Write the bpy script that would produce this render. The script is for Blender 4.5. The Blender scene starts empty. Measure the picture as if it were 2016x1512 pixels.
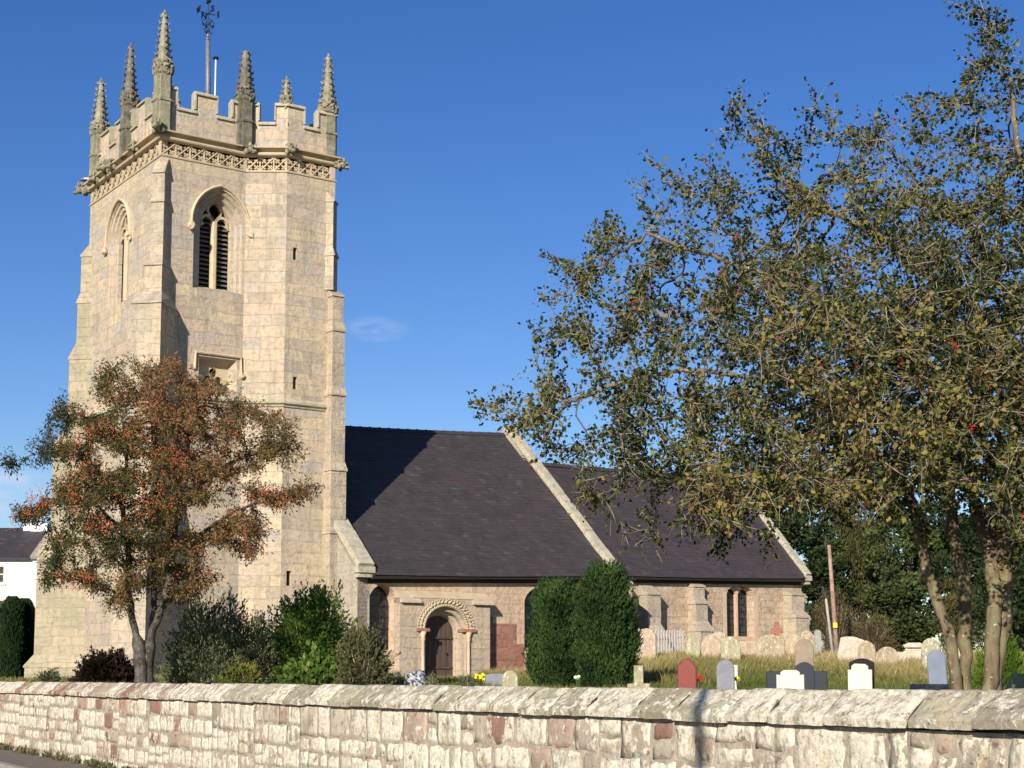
import bpy, math, random
import numpy as np
from mathutils import Vector, noise, geometry

R = math.radians
rng = np.random.default_rng(7)
random.seed(7)
scene = bpy.context.scene

# ------------------------------------------------------------------ camera, world, sun
FPX, PPX, PPY = 3078.0, 1008.0, 998.0
PITCH = math.atan2(337, 3078)
cam_d = bpy.data.cameras.new('camera')
cam_d.sensor_width = 36.0
cam_d.lens = FPX / 2016 * 36
cam_d.shift_y = (PPY - 756) / 2016
cam_d.clip_start = 0.1
cam_d.clip_end = 3000
cam = bpy.data.objects.new('camera', cam_d)
scene.collection.objects.link(cam)
cam.location = (0, 0, 1.6)
cam.rotation_euler = (R(90) + PITCH, 0, 0)
scene.camera = cam

SUN_TO = Vector((-0.335, -0.942, 0)).normalized()
SUN_EL = R(23)
sv = Vector((SUN_TO.x * math.cos(SUN_EL), SUN_TO.y * math.cos(SUN_EL), math.sin(SUN_EL)))
sd = bpy.data.lights.new('sun', 'SUN')
sd.energy = 4.3
sd.angle = R(0.5)
sd.color = (1.0, 0.915, 0.785)
so = bpy.data.objects.new('sun', sd)
scene.collection.objects.link(so)
so.rotation_euler = sv.to_track_quat('Z', 'Y').to_euler()

w = bpy.data.worlds.new('World')
scene.world = w
w.use_nodes = True
wn, wl = w.node_tree.nodes, w.node_tree.links
wn.clear()
sky = wn.new('ShaderNodeTexSky')
sky.sky_type = 'NISHITA'
sky.sun_disc = False
sky.sun_elevation = SUN_EL
sky.sun_rotation = math.atan2(SUN_TO.x, SUN_TO.y)
sky.altitude = 100
sky.air_density = 1.0
sky.dust_density = 0.25
sky.ozone_density = 3.0
hs = wn.new('ShaderNodeHueSaturation')
hs.inputs['Hue'].default_value = 0.517
hs.inputs['Saturation'].default_value = 1.29
hs.inputs['Value'].default_value = 1.0
wl.new(sky.outputs[0], hs.inputs['Color'])
# thin wisps of cloud, by direction in the sky
wtc = wn.new('ShaderNodeTexCoord')
def cloud(px, py, rx, ry, amt):
    a, b = (px - PPX) / FPX, (PPY - py) / FPX
    d = Vector((a, math.cos(PITCH) - b * math.sin(PITCH), math.sin(PITCH) + b * math.cos(PITCH))).normalized()
    sub = wn.new('ShaderNodeVectorMath'); sub.operation = 'SUBTRACT'
    wl.new(wtc.outputs['Generated'], sub.inputs[0]); sub.inputs[1].default_value = d
    sc = wn.new('ShaderNodeVectorMath'); sc.operation = 'MULTIPLY'
    wl.new(sub.outputs[0], sc.inputs[0]); sc.inputs[1].default_value = (FPX / rx, 3, FPX / ry)
    ln = wn.new('ShaderNodeVectorMath'); ln.operation = 'LENGTH'
    wl.new(sc.outputs[0], ln.inputs[0])
    mr = wn.new('ShaderNodeMapRange'); mr.interpolation_type = 'SMOOTHSTEP'
    wl.new(ln.outputs['Value'], mr.inputs[0])
    for i, v in zip((1, 2, 3, 4), (0.0, 1.0, amt, 0.0)):
        mr.inputs[i].default_value = v
    return mr.outputs[0]
cn = wn.new('ShaderNodeTexNoise'); cn.inputs['Scale'].default_value = 28; cn.inputs['Detail'].default_value = 5
cmap = wn.new('ShaderNodeMapping'); cmap.inputs['Scale'].default_value = (1, 1, 2.6)
wl.new(wtc.outputs['Generated'], cmap.inputs[0]); wl.new(cmap.outputs[0], cn.inputs['Vector'])
cr_ = wn.new('ShaderNodeMapRange'); wl.new(cn.outputs[0], cr_.inputs[0])
cr_.inputs[1].default_value = .40; cr_.inputs[2].default_value = .66
tot = None
for c in ((742, 648, 75, 30, .75), (25, 955, 120, 60, .9), (-60, 1010, 200, 50, .9), (930, 660, 60, 20, .1)):
    o = cloud(*c)
    if tot is None: tot = o
    else:
        m = wn.new('ShaderNodeMath'); m.operation = 'MAXIMUM'
        wl.new(tot, m.inputs[0]); wl.new(o, m.inputs[1]); tot = m.outputs[0]
mm = wn.new('ShaderNodeMath'); mm.operation = 'MULTIPLY'
wl.new(tot, mm.inputs[0]); wl.new(cr_.outputs[0], mm.inputs[1])
mx = wn.new('ShaderNodeMix'); mx.data_type = 'RGBA'
wl.new(mm.outputs[0], mx.inputs[0]); wl.new(hs.outputs[0], mx.inputs[6])
mx.inputs[7].default_value = (5.0, 5.8, 7.6, 1)
bg = wn.new('ShaderNodeBackground'); bg.inputs[1].default_value = 0.075
wo = wn.new('ShaderNodeOutputWorld')
wl.new(mx.outputs[2], bg.inputs[0]); wl.new(bg.outputs[0], wo.inputs[0])

scene.view_settings.view_transform = 'Standard'
scene.view_settings.look = 'None'
scene.view_settings.exposure = 0.70
scene.view_settings.gamma = 1

# ------------------------------------------------------------------ measuring helpers
CAM = np.array([0, 0, 1.6])
_c, _s = math.cos(PITCH), math.sin(PITCH)
def ray(x, y):
    a, b = (x - PPX) / FPX, (PPY - y) / FPX
    return np.array([a, _c - b * _s, _s + b * _c])
def atD(x, y, D):                      # the point seen at photo position x, y at D metres ahead
    d = ray(x, y)
    return CAM + d * D / d[1]
AZ = R(34.5)
EV = np.array([math.cos(AZ), math.sin(AZ), 0.]); NV = np.array([-math.sin(AZ), math.cos(AZ), 0.])
T0 = np.array([-12.72, 55.0, 0.0])
def S(x, y, n):                        # east, height on a wall that faces south
    d = ray(x, y); P = T0 + n * NV
    q = CAM + d * ((P - CAM) @ NV) / (d @ NV) - T0
    return q @ EV, q[2]
def Wt(x, y, e):                       # north, height on a wall that faces west
    d = ray(x, y); P = T0 + e * EV
    q = CAM + d * ((P - CAM) @ EV) / (d @ EV) - T0
    return q @ NV, q[2]

def sst(a, b, x):
    t = min(1, max(0, (x - a) / (b - a))); return t * t * (3 - 2 * t)
def gz(x, y):                          # height of the churchyard
    z = 1.15 + .4 * sst(30, 52, y)
    z += .72 * sst(38, 60, y) * sst(-1, 6, x)
    z += .05 * noise.noise(Vector((x * .25, y * .25, 0)))
    return z

# ------------------------------------------------------------------ materials
def nt(name):
    m = bpy.data.materials.new(name); m.use_nodes = True
    n = m.node_tree.nodes; l = m.node_tree.links
    b = n['Principled BSDF']
    b.inputs['Roughness'].default_value = .85
    b.inputs['Specular IOR Level'].default_value = .25
    return m, n, l, b
def ramp(n, stops, interp='LINEAR'):
    r = n.new('ShaderNodeValToRGB'); cr = r.color_ramp; cr.interpolation = interp
    while len(cr.elements) < len(stops): cr.elements.new(.5)
    for e, (p, c) in zip(cr.elements, stops):
        e.position = p; e.color = (c[0], c[1], c[2], 1)
    return r
def noi(n, l, vec, scale, detail=4, rough=.55, dist=0):
    t = n.new('ShaderNodeTexNoise'); t.inputs['Scale'].default_value = scale
    t.inputs['Detail'].default_value = detail; t.inputs['Roughness'].default_value = rough
    t.inputs['Distortion'].default_value = dist
    if vec is not None: l.new(vec, t.inputs['Vector'])
    return t
def mix(n, l, f, a, b, mode='MIX'):
    m = n.new('ShaderNodeMix'); m.data_type = 'RGBA'; m.blend_type = mode
    for i, v in ((0, f), (6, a), (7, b)):
        if hasattr(v, 'links'): l.new(v, m.inputs[i])
        elif i == 0: m.inputs[0].default_value = v
        else: m.inputs[i].default_value = (v[0], v[1], v[2], 1)
    return m.outputs[2]
def rng_(n, l, v, a, b, c=0, d=1):
    m = n.new('ShaderNodeMapRange'); l.new(v, m.inputs[0])
    for i, x in zip((1, 2, 3, 4), (a, b, c, d)): m.inputs[i].default_value = x
    return m.outputs[0]
def math_(n, l, op, a, b=0):
    m = n.new('ShaderNodeMath'); m.operation = op
    for i, v in ((0, a), (1, b)):
        if hasattr(v, 'links'): l.new(v, m.inputs[i])
        else: m.inputs[i].default_value = v
    return m.outputs[0]
def bump(n, l, b, h, strength=.4, dist=.02):
    bp = n.new('ShaderNodeBump'); bp.inputs['Strength'].default_value = strength
    bp.inputs['Distance'].default_value = dist
    l.new(h, bp.inputs['Height']); l.new(bp.outputs[0], b.inputs['Normal'])

def ashlar(name, cols, mortar, bw=.75, rh=.36, mort=.012, stain=(.25, .23, .16), stain_amt=.5, rough_amt=1.0, wob=.03, grime=None, lich=.0):
    m, n, l, b = nt(name)
    uv = n.new('ShaderNodeUVMap').outputs[0]
    nz = noi(n, l, uv, .9, 2)
    off = n.new('ShaderNodeVectorMath'); off.operation = 'MULTIPLY_ADD'
    l.new(nz.outputs['Color'], off.inputs[0]); off.inputs[1].default_value = (.5, .22, 0); l.new(uv, off.inputs[2])
    nz2 = noi(n, l, uv, 9, 3)
    off2 = n.new('ShaderNodeVectorMath'); off2.operation = 'MULTIPLY_ADD'
    l.new(nz2.outputs['Color'], off2.inputs[0]); off2.inputs[1].default_value = (wob, wob, 0); l.new(off.outputs[0], off2.inputs[2])
    br = n.new('ShaderNodeTexBrick'); l.new(off2.outputs[0], br.inputs['Vector'])
    br.offset = .43; br.squash = 1.5; br.squash_frequency = 3; br.offset_frequency = 2
    br.inputs['Color1'].default_value = (0, 0, 0, 1); br.inputs['Color2'].default_value = (1, 1, 1, 1)
    br.inputs['Mortar'].default_value = (.5, .5, .5, 1)
    br.inputs['Scale'].default_value = 1; br.inputs['Mortar Size'].default_value = mort
    br.inputs['Mortar Smooth'].default_value = .35; br.inputs['Brick Width'].default_value = bw; br.inputs['Row Height'].default_value = rh
    k = len(cols)
    r = ramp(n, [(i / (k - 1) if k > 1 else 0, c) for i, c in enumerate(cols)])
    l.new(br.outputs['Color'], r.inputs[0])
    base = r.outputs[0]
    mott = noi(n, l, uv, 5.5, 6, .65)
    base = mix(n, l, .75, base, rampo(n, l, mott.outputs[0], [(.3, (.58, .56, .53)), (.48, (.97, .97, .97)), (.70, (1.20, 1.17, 1.10))]), 'MULTIPLY')
    big = noi(n, l, uv, .55, 5, .6)
    f = rng_(n, l, big.outputs[0], .47, .72, 0, stain_amt)
    base = mix(n, l, f, base, stain)
    if lich:
        ln = noi(n, l, uv, 14, 5, .6)
        lb = noi(n, l, uv, 1.7, 3)
        lf = math_(n, l, 'MULTIPLY', rng_(n, l, ln.outputs[0], .53, .60), rng_(n, l, lb.outputs[0], .45, .62, 0, lich))
        base = mix(n, l, lf, base, (.62, .60, .48))
    smp = n.new('ShaderNodeMapping'); smp.inputs['Scale'].default_value = (1.9, .22, 1); l.new(uv, smp.inputs[0])
    sk = noi(n, l, smp.outputs[0], 1.6, 6, .7)
    base = mix(n, l, rng_(n, l, sk.outputs[0], .50, .64, 0, .50), base, (.25, .22, .175))
    sk2 = noi(n, l, uv, 2.7, 6, .72)
    base = mix(n, l, rng_(n, l, sk2.outputs[0], .55, .64, 0, .45), base, (.22, .19, .15))
    # eroded joints: only in places pale or dark
    jn = noi(n, l, uv, 1.3, 3)
    jf = rng_(n, l, jn.outputs[0], .42, .66, .0, .75)
    mf = math_(n, l, 'MULTIPLY', br.outputs['Fac'], jf)
    jc = mix(n, l, rng_(n, l, noi(n, l, uv, .8, 2).outputs[0], .42, .6), mortar, (mortar[0] * .42, mortar[1] * .40, mortar[2] * .38))
    base = mix(n, l, mf, base, jc)
    pit = noi(n, l, uv, 22, 4, .7)
    pf = rng_(n, l, pit.outputs[0], .27, .36, .55, 0)
    base = mix(n, l, pf, base, (.13, .11, .08))
    l.new(base, b.inputs['Base Color'])
    inv = math_(n, l, 'MULTIPLY', br.outputs['Fac'], -1.0)
    h = math_(n, l, 'ADD', inv, math_(n, l, 'MULTIPLY', noi(n, l, uv, 7, 7, .72).outputs[0], 1.7 * rough_amt))
    h = math_(n, l, 'ADD', h, math_(n, l, 'MULTIPLY', br.outputs['Color'], .5))
    bump(n, l, b, h, .8, .03)
    b.inputs['Roughness'].default_value = .92
    return m
def rampo(n, l, v, stops, interp='LINEAR'):
    r = ramp(n, stops, interp); l.new(v, r.inputs[0]); return r.outputs[0]
def plainstone(name, c0, c1, c2, lichen=(.6, .58, .48), amt=.4, sc=1.0, dark=.5, bstr=.5):
    m, n, l, b = nt(name)
    tc = n.new('ShaderNodeTexCoord').outputs['Object']
    a = noi(n, l, tc, 2.2 * sc, 6, .65)
    base = rampo(n, l, a.outputs[0], [(.3, c0), (.5, c1), (.7, c2)])
    d = noi(n, l, tc, 6 * sc, 5, .7)
    base = mix(n, l, rng_(n, l, d.outputs[0], .55, .7, 0, dark), base, (.07, .065, .05))
    emp = n.new('ShaderNodeMapping'); emp.inputs['Scale'].default_value = (1, 1, .45); l.new(tc, emp.inputs[0])
    e = noi(n, l, emp.outputs[0], 12 * sc, 7, .75)
    base = mix(n, l, rng_(n, l, e.outputs[0], .53, .64, 0, amt), base, lichen)
    l.new(base, b.inputs['Base Color'])
    bump(n, l, b, noi(n, l, tc, 14 * sc, 6, .7).outputs[0], bstr, .03)
    return m
def simple(name, col, rough=.6, metal=0, var=.0, sc=8, bstr=0):
    m, n, l, b = nt(name)
    b.inputs['Roughness'].default_value = rough; b.inputs['Metallic'].default_value = metal
    tc = n.new('ShaderNodeTexCoord').outputs['Object']
    a = noi(n, l, tc, sc, 5, .6)
    k = var
    l.new(rampo(n, l, a.outputs[0], [(.3, [c * (1 - k) for c in col]), (.7, [min(1, c * (1 + k)) for c in col])]), b.inputs['Base Color'])
    if bstr: bump(n, l, b, a.outputs[0], bstr, .01)
    return m
def leafmat(name, stops, trans=.3, rough=.55):
    m = bpy.data.materials.new(name); m.use_nodes = True
    n = m.node_tree.nodes; l = m.node_tree.links; n.clear()
    at = n.new('ShaderNodeAttribute'); at.attribute_name = 'rnd'
    r = ramp(n, stops); l.new(at.outputs['Fac'], r.inputs[0])
    d = n.new('ShaderNodeBsdfPrincipled'); d.inputs['Roughness'].default_value = rough
    d.inputs['Specular IOR Level'].default_value = .08
    t = n.new('ShaderNodeBsdfTranslucent')
    l.new(r.outputs[0], d.inputs['Base Color'])
    g = n.new('ShaderNodeGamma'); g.inputs[1].default_value = .85; l.new(r.outputs[0], g.inputs[0]); l.new(g.outputs[0], t.inputs[0])
    ms = n.new('ShaderNodeMixShader'); ms.inputs[0].default_value = trans
    o = n.new('ShaderNodeOutputMaterial')
    l.new(d.outputs[0], ms.inputs[1]); l.new(t.outputs[0], ms.inputs[2]); l.new(ms.outputs[0], o.inputs[0])
    return m
def barkmat(name, c0, c1, lich, amt=.4, sc=1):
    m, n, l, b = nt(name)
    tc = n.new('ShaderNodeTexCoord').outputs['Object']
    mp = n.new('ShaderNodeMapping'); mp.inputs['Scale'].default_value = (1, 1, .22); l.new(tc, mp.inputs[0])
    a = noi(n, l, mp.outputs[0], 16 * sc, 6, .7)
    base = rampo(n, l, a.outputs[0], [(.35, c0), (.65, c1)])
    e = noi(n, l, tc, 5 * sc, 4, .6)
    base = mix(n, l, rng_(n, l, e.outputs[0], .45, .65, 0, amt), base, lich)
    sp = noi(n, l, tc, 26 * sc, 3, .5)
    base = mix(n, l, rng_(n, l, sp.outputs[0], .66, .70, 0, .75), base, (.5, .48, .38))
    l.new(base, b.inputs['Base Color'])
    bump(n, l, b, a.outputs[0], .9, .02)
    return m

M = {}
M['tower'] = ashlar('tower_ashlar', [(0.357, 0.299, 0.237), (0.479, 0.391, 0.294), (0.561, 0.453, 0.305), (0.439, 0.360, 0.271), (0.520, 0.402, 0.294), (0.418, 0.371, 0.316), (0.510, 0.422, 0.316)], (0.632, 0.567, 0.463), .86, .42, .011,
                    stain=(0.306, 0.278, 0.215), stain_amt=.5, lich=.25)
M['tower_algae'] = ashlar('tower_ashlar_algae', [(0.326, 0.288, 0.203), (0.367, 0.319, 0.226), (0.398, 0.340, 0.237), (0.428, 0.360, 0.249)], (0.490, 0.443, 0.316), .78, .37, .010,
                    stain=(0.255, 0.247, 0.158), stain_amt=.6)
M['buttress'] = ashlar('buttress_ashlar', [(0.377, 0.330, 0.260), (0.449, 0.371, 0.282), (0.510, 0.412, 0.294), (0.408, 0.360, 0.282)], (0.551, 0.484, 0.384), .62, .42, .010,
                    stain=(0.275, 0.258, 0.203), stain_amt=.65, rough_amt=1.4, lich=.5)
M['nave'] = ashlar('nave_ashlar', [(0.550, 0.371, 0.248), (0.506, 0.382, 0.270), (0.594, 0.413, 0.281), (0.462, 0.339, 0.238)], (0.506, 0.403, 0.292), .62, .38, .009,
                    stain=(0.396, 0.350, 0.270), stain_amt=.55)
M['nave_grey'] = ashlar('nave_render', [(0.408, 0.371, 0.305), (0.449, 0.391, 0.316), (0.408, 0.371, 0.316)], (0.367, 0.330, 0.271), .9, .4, .005,
                    stain=(0.286, 0.278, 0.226), stain_amt=.8, rough_amt=1.3)
M['porch'] = ashlar('porch_ashlar', [(0.424, 0.360, 0.273), (0.467, 0.381, 0.284), (0.488, 0.371, 0.273), (0.404, 0.340, 0.262)], (0.361, 0.299, 0.220), .55, .40, .009,
                    stain=(0.361, 0.319, 0.252), stain_amt=.5)
M['red'] = ashlar('red_sandstone', [(.33, .15, .10), (.37, .18, .12), (.29, .125, .09), (.36, .19, .135)], (.44, .27, .19), .44, .27, .020,
                    stain=(.28, .12, .08), stain_amt=.3, rough_amt=1.6, wob=.13)
M['chancel'] = ashlar('chancel_rubble', [(.48, .35, .25), (.54, .40, .28), (.42, .29, .21), (.54, .44, .33), (.46, .33, .24), (.58, .46, .34)], (.66, .54, .41), .44, .27, .020,
                    stain=(.46, .36, .26), stain_amt=.3, rough_amt=1.9, wob=.10)
M['greystone'] = plainstone('weathered_grey_stone', (.26, .25, .17), (.38, .35, .25), (.47, .42, .31), (.58, .56, .45), .5)
M['dressed'] = plainstone('dressed_stone', (.40, .33, .22), (.50, .40, .27), (.54, .44, .31), (.58, .52, .4), .2, dark=.25)
M['pinkstone'] = plainstone('pink_stone', (.45, .30, .20), (.52, .37, .25), (.56, .42, .3), (.58, .52, .4), .2, dark=.25)
M['pinn'] = plainstone('pinnacle_stone', (.14, .135, .09), (.25, .23, .16), (.37, .32, .22), (.46, .45, .35), .45, 1.3, .8, .8)
M['pinn_dark'] = plainstone('blackened_pinnacle_stone', (.06, .06, .045), (.14, .13, .10), (.24, .22, .16), (.40, .40, .32), .35, 1.3, .8, .8)
M['coping_st'] = plainstone('gable_coping_stone', (.26, .24, .17), (.40, .36, .27), (.50, .45, .34), (.62, .59, .48), .7, 1.6, .7)
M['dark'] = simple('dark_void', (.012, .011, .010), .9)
M['lead'] = simple('grey_lead', (.20, .19, .22), .55, .3, .3)
M['iron'] = simple('black_iron', (.02, .02, .025), .5, .3, .2)
M['paint_white'] = simple('white_paint', (.75, .74, .72), .5, 0, .1)
M['wood_door'] = None
def wooddoor():
    m, n, l, b = nt('old_oak')
    tc = n.new('ShaderNodeTexCoord').outputs['Object']
    mp = n.new('ShaderNodeMapping'); mp.inputs['Scale'].default_value = (1, 1, .06); l.new(tc, mp.inputs[0])
    a = noi(n, l, mp.outputs[0], 18, 6, .7)
    l.new(rampo(n, l, a.outputs[0], [(.3, (.035, .024, .018)), (.55, (.085, .062, .048)), (.75, (.16, .125, .10))]), b.inputs['Base Color'])
    bump(n, l, b, a.outputs[0], .5, .01)
    return m
M['wood_door'] = wooddoor()
def glassmat(name):
    m, n, l, b = nt(name)
    b.inputs['Base Color'].default_value = (.018, .02, .024, 1)
    b.inputs['Roughness'].default_value = .18
    b.inputs['Specular IOR Level'].default_value = .5
    tc = n.new('ShaderNodeTexCoord').outputs['Object']
    v = n.new('ShaderNodeTexVoronoi'); v.inputs['Scale'].default_value = 9; l.new(tc, v.inputs['Vector'])
    bump(n, l, b, v.outputs['Color'], .25, .02)
    l.new(rampo(n, l, v.outputs['Color'], [(.2, (.012, .012, .014)), (.8, (.035, .036, .04))]), b.inputs['Base Color'])
    return m
M['glass'] = glassmat('old_leaded_glass')
def slate(name, tint=(1, 1, 1)):
    m, n, l, b = nt(name)
    uv = n.new('ShaderNodeUVMap').outputs[0]
    br = n.new('ShaderNodeTexBrick'); l.new(uv, br.inputs['Vector'])
    br.offset = .5
    br.inputs['Color1'].default_value = (0, 0, 0, 1); br.inputs['Color2'].default_value = (1, 1, 1, 1); br.inputs['Mortar'].default_value = (.2, .2, .2, 1)
    br.inputs['Scale'].default_value = 1; br.inputs['Mortar Size'].default_value = .006
    br.inputs['Brick Width'].default_value = .28; br.inputs['Row Height'].default_value = .22
    t = tint
    base = rampo(n, l, br.outputs['Color'], [(0, (.042 * t[0], .041 * t[1], .042 * t[2])), (.5, (.057 * t[0], .047 * t[1], .045 * t[2])), (.9, (.060 * t[0], .051 * t[1], .053 * t[2])), (.995, (.085, .07, .07))])
    big = noi(n, l, uv, .35, 4)
    base = mix(n, l, rng_(n, l, big.outputs[0], .52, .68, 0, .6), base, (.075, .046, .044))
    dk = noi(n, l, uv, 1.2, 4)
    base = mix(n, l, rng_(n, l, dk.outputs[0], .48, .62, 0, .6), base, (.036, .034, .038))
    mo = noi(n, l, uv, 5, 6, .75)
    base = mix(n, l, rng_(n, l, mo.outputs[0], .55, .68, 0, .35), base, (.10, .088, .075))
    # a few pale lichened slates
    mp = n.new('ShaderNodeMapping'); mp.inputs['Scale'].default_value = (1.6, 4.5, 1); l.new(uv, mp.inputs[0])
    pn = noi(n, l, mp.outputs[0], 1.3, 5, .75)
    base = mix(n, l, rng_(n, l, pn.outputs[0], .672, .70, 0, .6), base, (.24, .21, .19))
    base = mix(n, l, math_(n, l, "MULTIPLY", br.outputs["Fac"], .6), base, (.02, .018, .02))
    l.new(base, b.inputs['Base Color'])
    h = math_(n, l, 'ADD', math_(n, l, 'MULTIPLY', br.outputs['Color'], .7), math_(n, l, 'MULTIPLY', br.outputs['Fac'], -1.0))
    h = math_(n, l, 'ADD', h, math_(n, l, 'MULTIPLY', noi(n, l, uv, 25, 4, .7).outputs[0], .5))
    bump(n, l, b, h, .5, .012)
    b.inputs['Roughness'].default_value = .62
    return m
M['slate'] = slate('purple_slate')
M['slate2'] = slate('purple_slate_newer', (1.04, .97, 1.06))
M['slate_house'] = slate('grey_house_slate', (.8, .85, .9))
M['redtile'] = simple('red_tile', (.22, .09, .06), .8, 0, .4, 12)

def attr_stone(name, sc=1.0, streak=False, amt=1.0):
    m, n, l, b = nt(name)
    at = n.new('ShaderNodeAttribute'); at.attribute_name = 'tone'
    tc = n.new('ShaderNodeTexCoord').outputs['Object']
    base = at.outputs['Color']
    a = noi(n, l, tc, 7 * sc, 7, .7)
    base = mix(n, l, .85, base, rampo(n, l, a.outputs[0], [(.28, (.55, .52, .48)), (.5, (1, 1, 1)), (.72, (1.25, 1.2, 1.1))]), 'MULTIPLY')
    # broad lichen cover, cream to white, with crisp ragged edges
    at2 = n.new('ShaderNodeAttribute'); at2.attribute_name = 'lich'
    l1 = noi(n, l, tc, 6.0 * sc, 8, .72, .3)
    thr = math_(n, l, 'SUBTRACT', l1.outputs[0], math_(n, l, 'SUBTRACT', .66, math_(n, l, 'MULTIPLY', at2.outputs['Fac'], .30)))
    bl = noi(n, l, tc, 1.1, 4, .6)
    thr = math_(n, l, 'ADD', thr, rng_(n, l, bl.outputs[0], .3, .7, -.075, .055))
    lf = rng_(n, l, thr, 0, .035, 0, .92 * amt)
    lc = rampo(n, l, noi(n, l, tc, 20 * sc, 4, .6).outputs[0], [(.35, (.46, .43, .32)), (.5, (.64, .59, .47)), (.65, (.74, .70, .58))])
    base = mix(n, l, lf, base, lc)
    bn = noi(n, l, tc, 2.6 * sc, 5, .65)
    base = mix(n, l, rng_(n, l, bn.outputs[0], .56, .66, 0, .55), base, (.25, .19, .14))
    st = n.new('ShaderNodeMapping'); st.inputs['Scale'].default_value = (1, 1, .28); l.new(tc, st.inputs[0])
    sn = noi(n, l, st.outputs[0], 9 * sc, 6, .7)
    base = mix(n, l, rng_(n, l, sn.outputs[0], .55, .62, 0, .6), base, (.22, .17, .12))
    # dark crusts
    l2 = noi(n, l, tc, 11 * sc, 6, .7)
    base = mix(n, l, rng_(n, l, l2.outputs[0], .58, .63, 0, .7), base, (.10, .085, .065))
    l3 = noi(n, l, tc, 42 * sc, 3, .6)
    base = mix(n, l, rng_(n, l, l3.outputs[0], .62, .68, 0, .55), base, (.14, .12, .09))
    # yellow-orange lichen specks
    l4 = noi(n, l, tc, 3.3 * sc, 3, .5)
    l5 = noi(n, l, tc, 24 * sc, 3, .6)
    base = mix(n, l, math_(n, l, 'MULTIPLY', rng_(n, l, l4.outputs[0], .64, .68), rng_(n, l, l5.outputs[0], .5, .6, 0, .7)), base, (.45, .30, .07))
    l.new(base, b.inputs['Base Color'])
    h = math_(n, l, 'ADD', noi(n, l, tc, 16 * sc, 8, .75).outputs[0], math_(n, l, 'MULTIPLY', lf, .18))
    bump(n, l, b, h, .8, .022)
    b.inputs['Roughness'].default_value = .95
    return m
M['fieldwall'] = attr_stone('lichened_wall_stone')
M['walltop'] = attr_stone('lichened_coping_stone', 1.25)
M['joint'] = simple('dirty_joint', (.05, .042, .03), .95, 0, .3, 9)
M['mortar'] = plainstone('lime_mortar', (.22, .17, .13), (.35, .29, .22), (.44, .38, .29), (.62, .57, .46), .8, 2.2)

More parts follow.
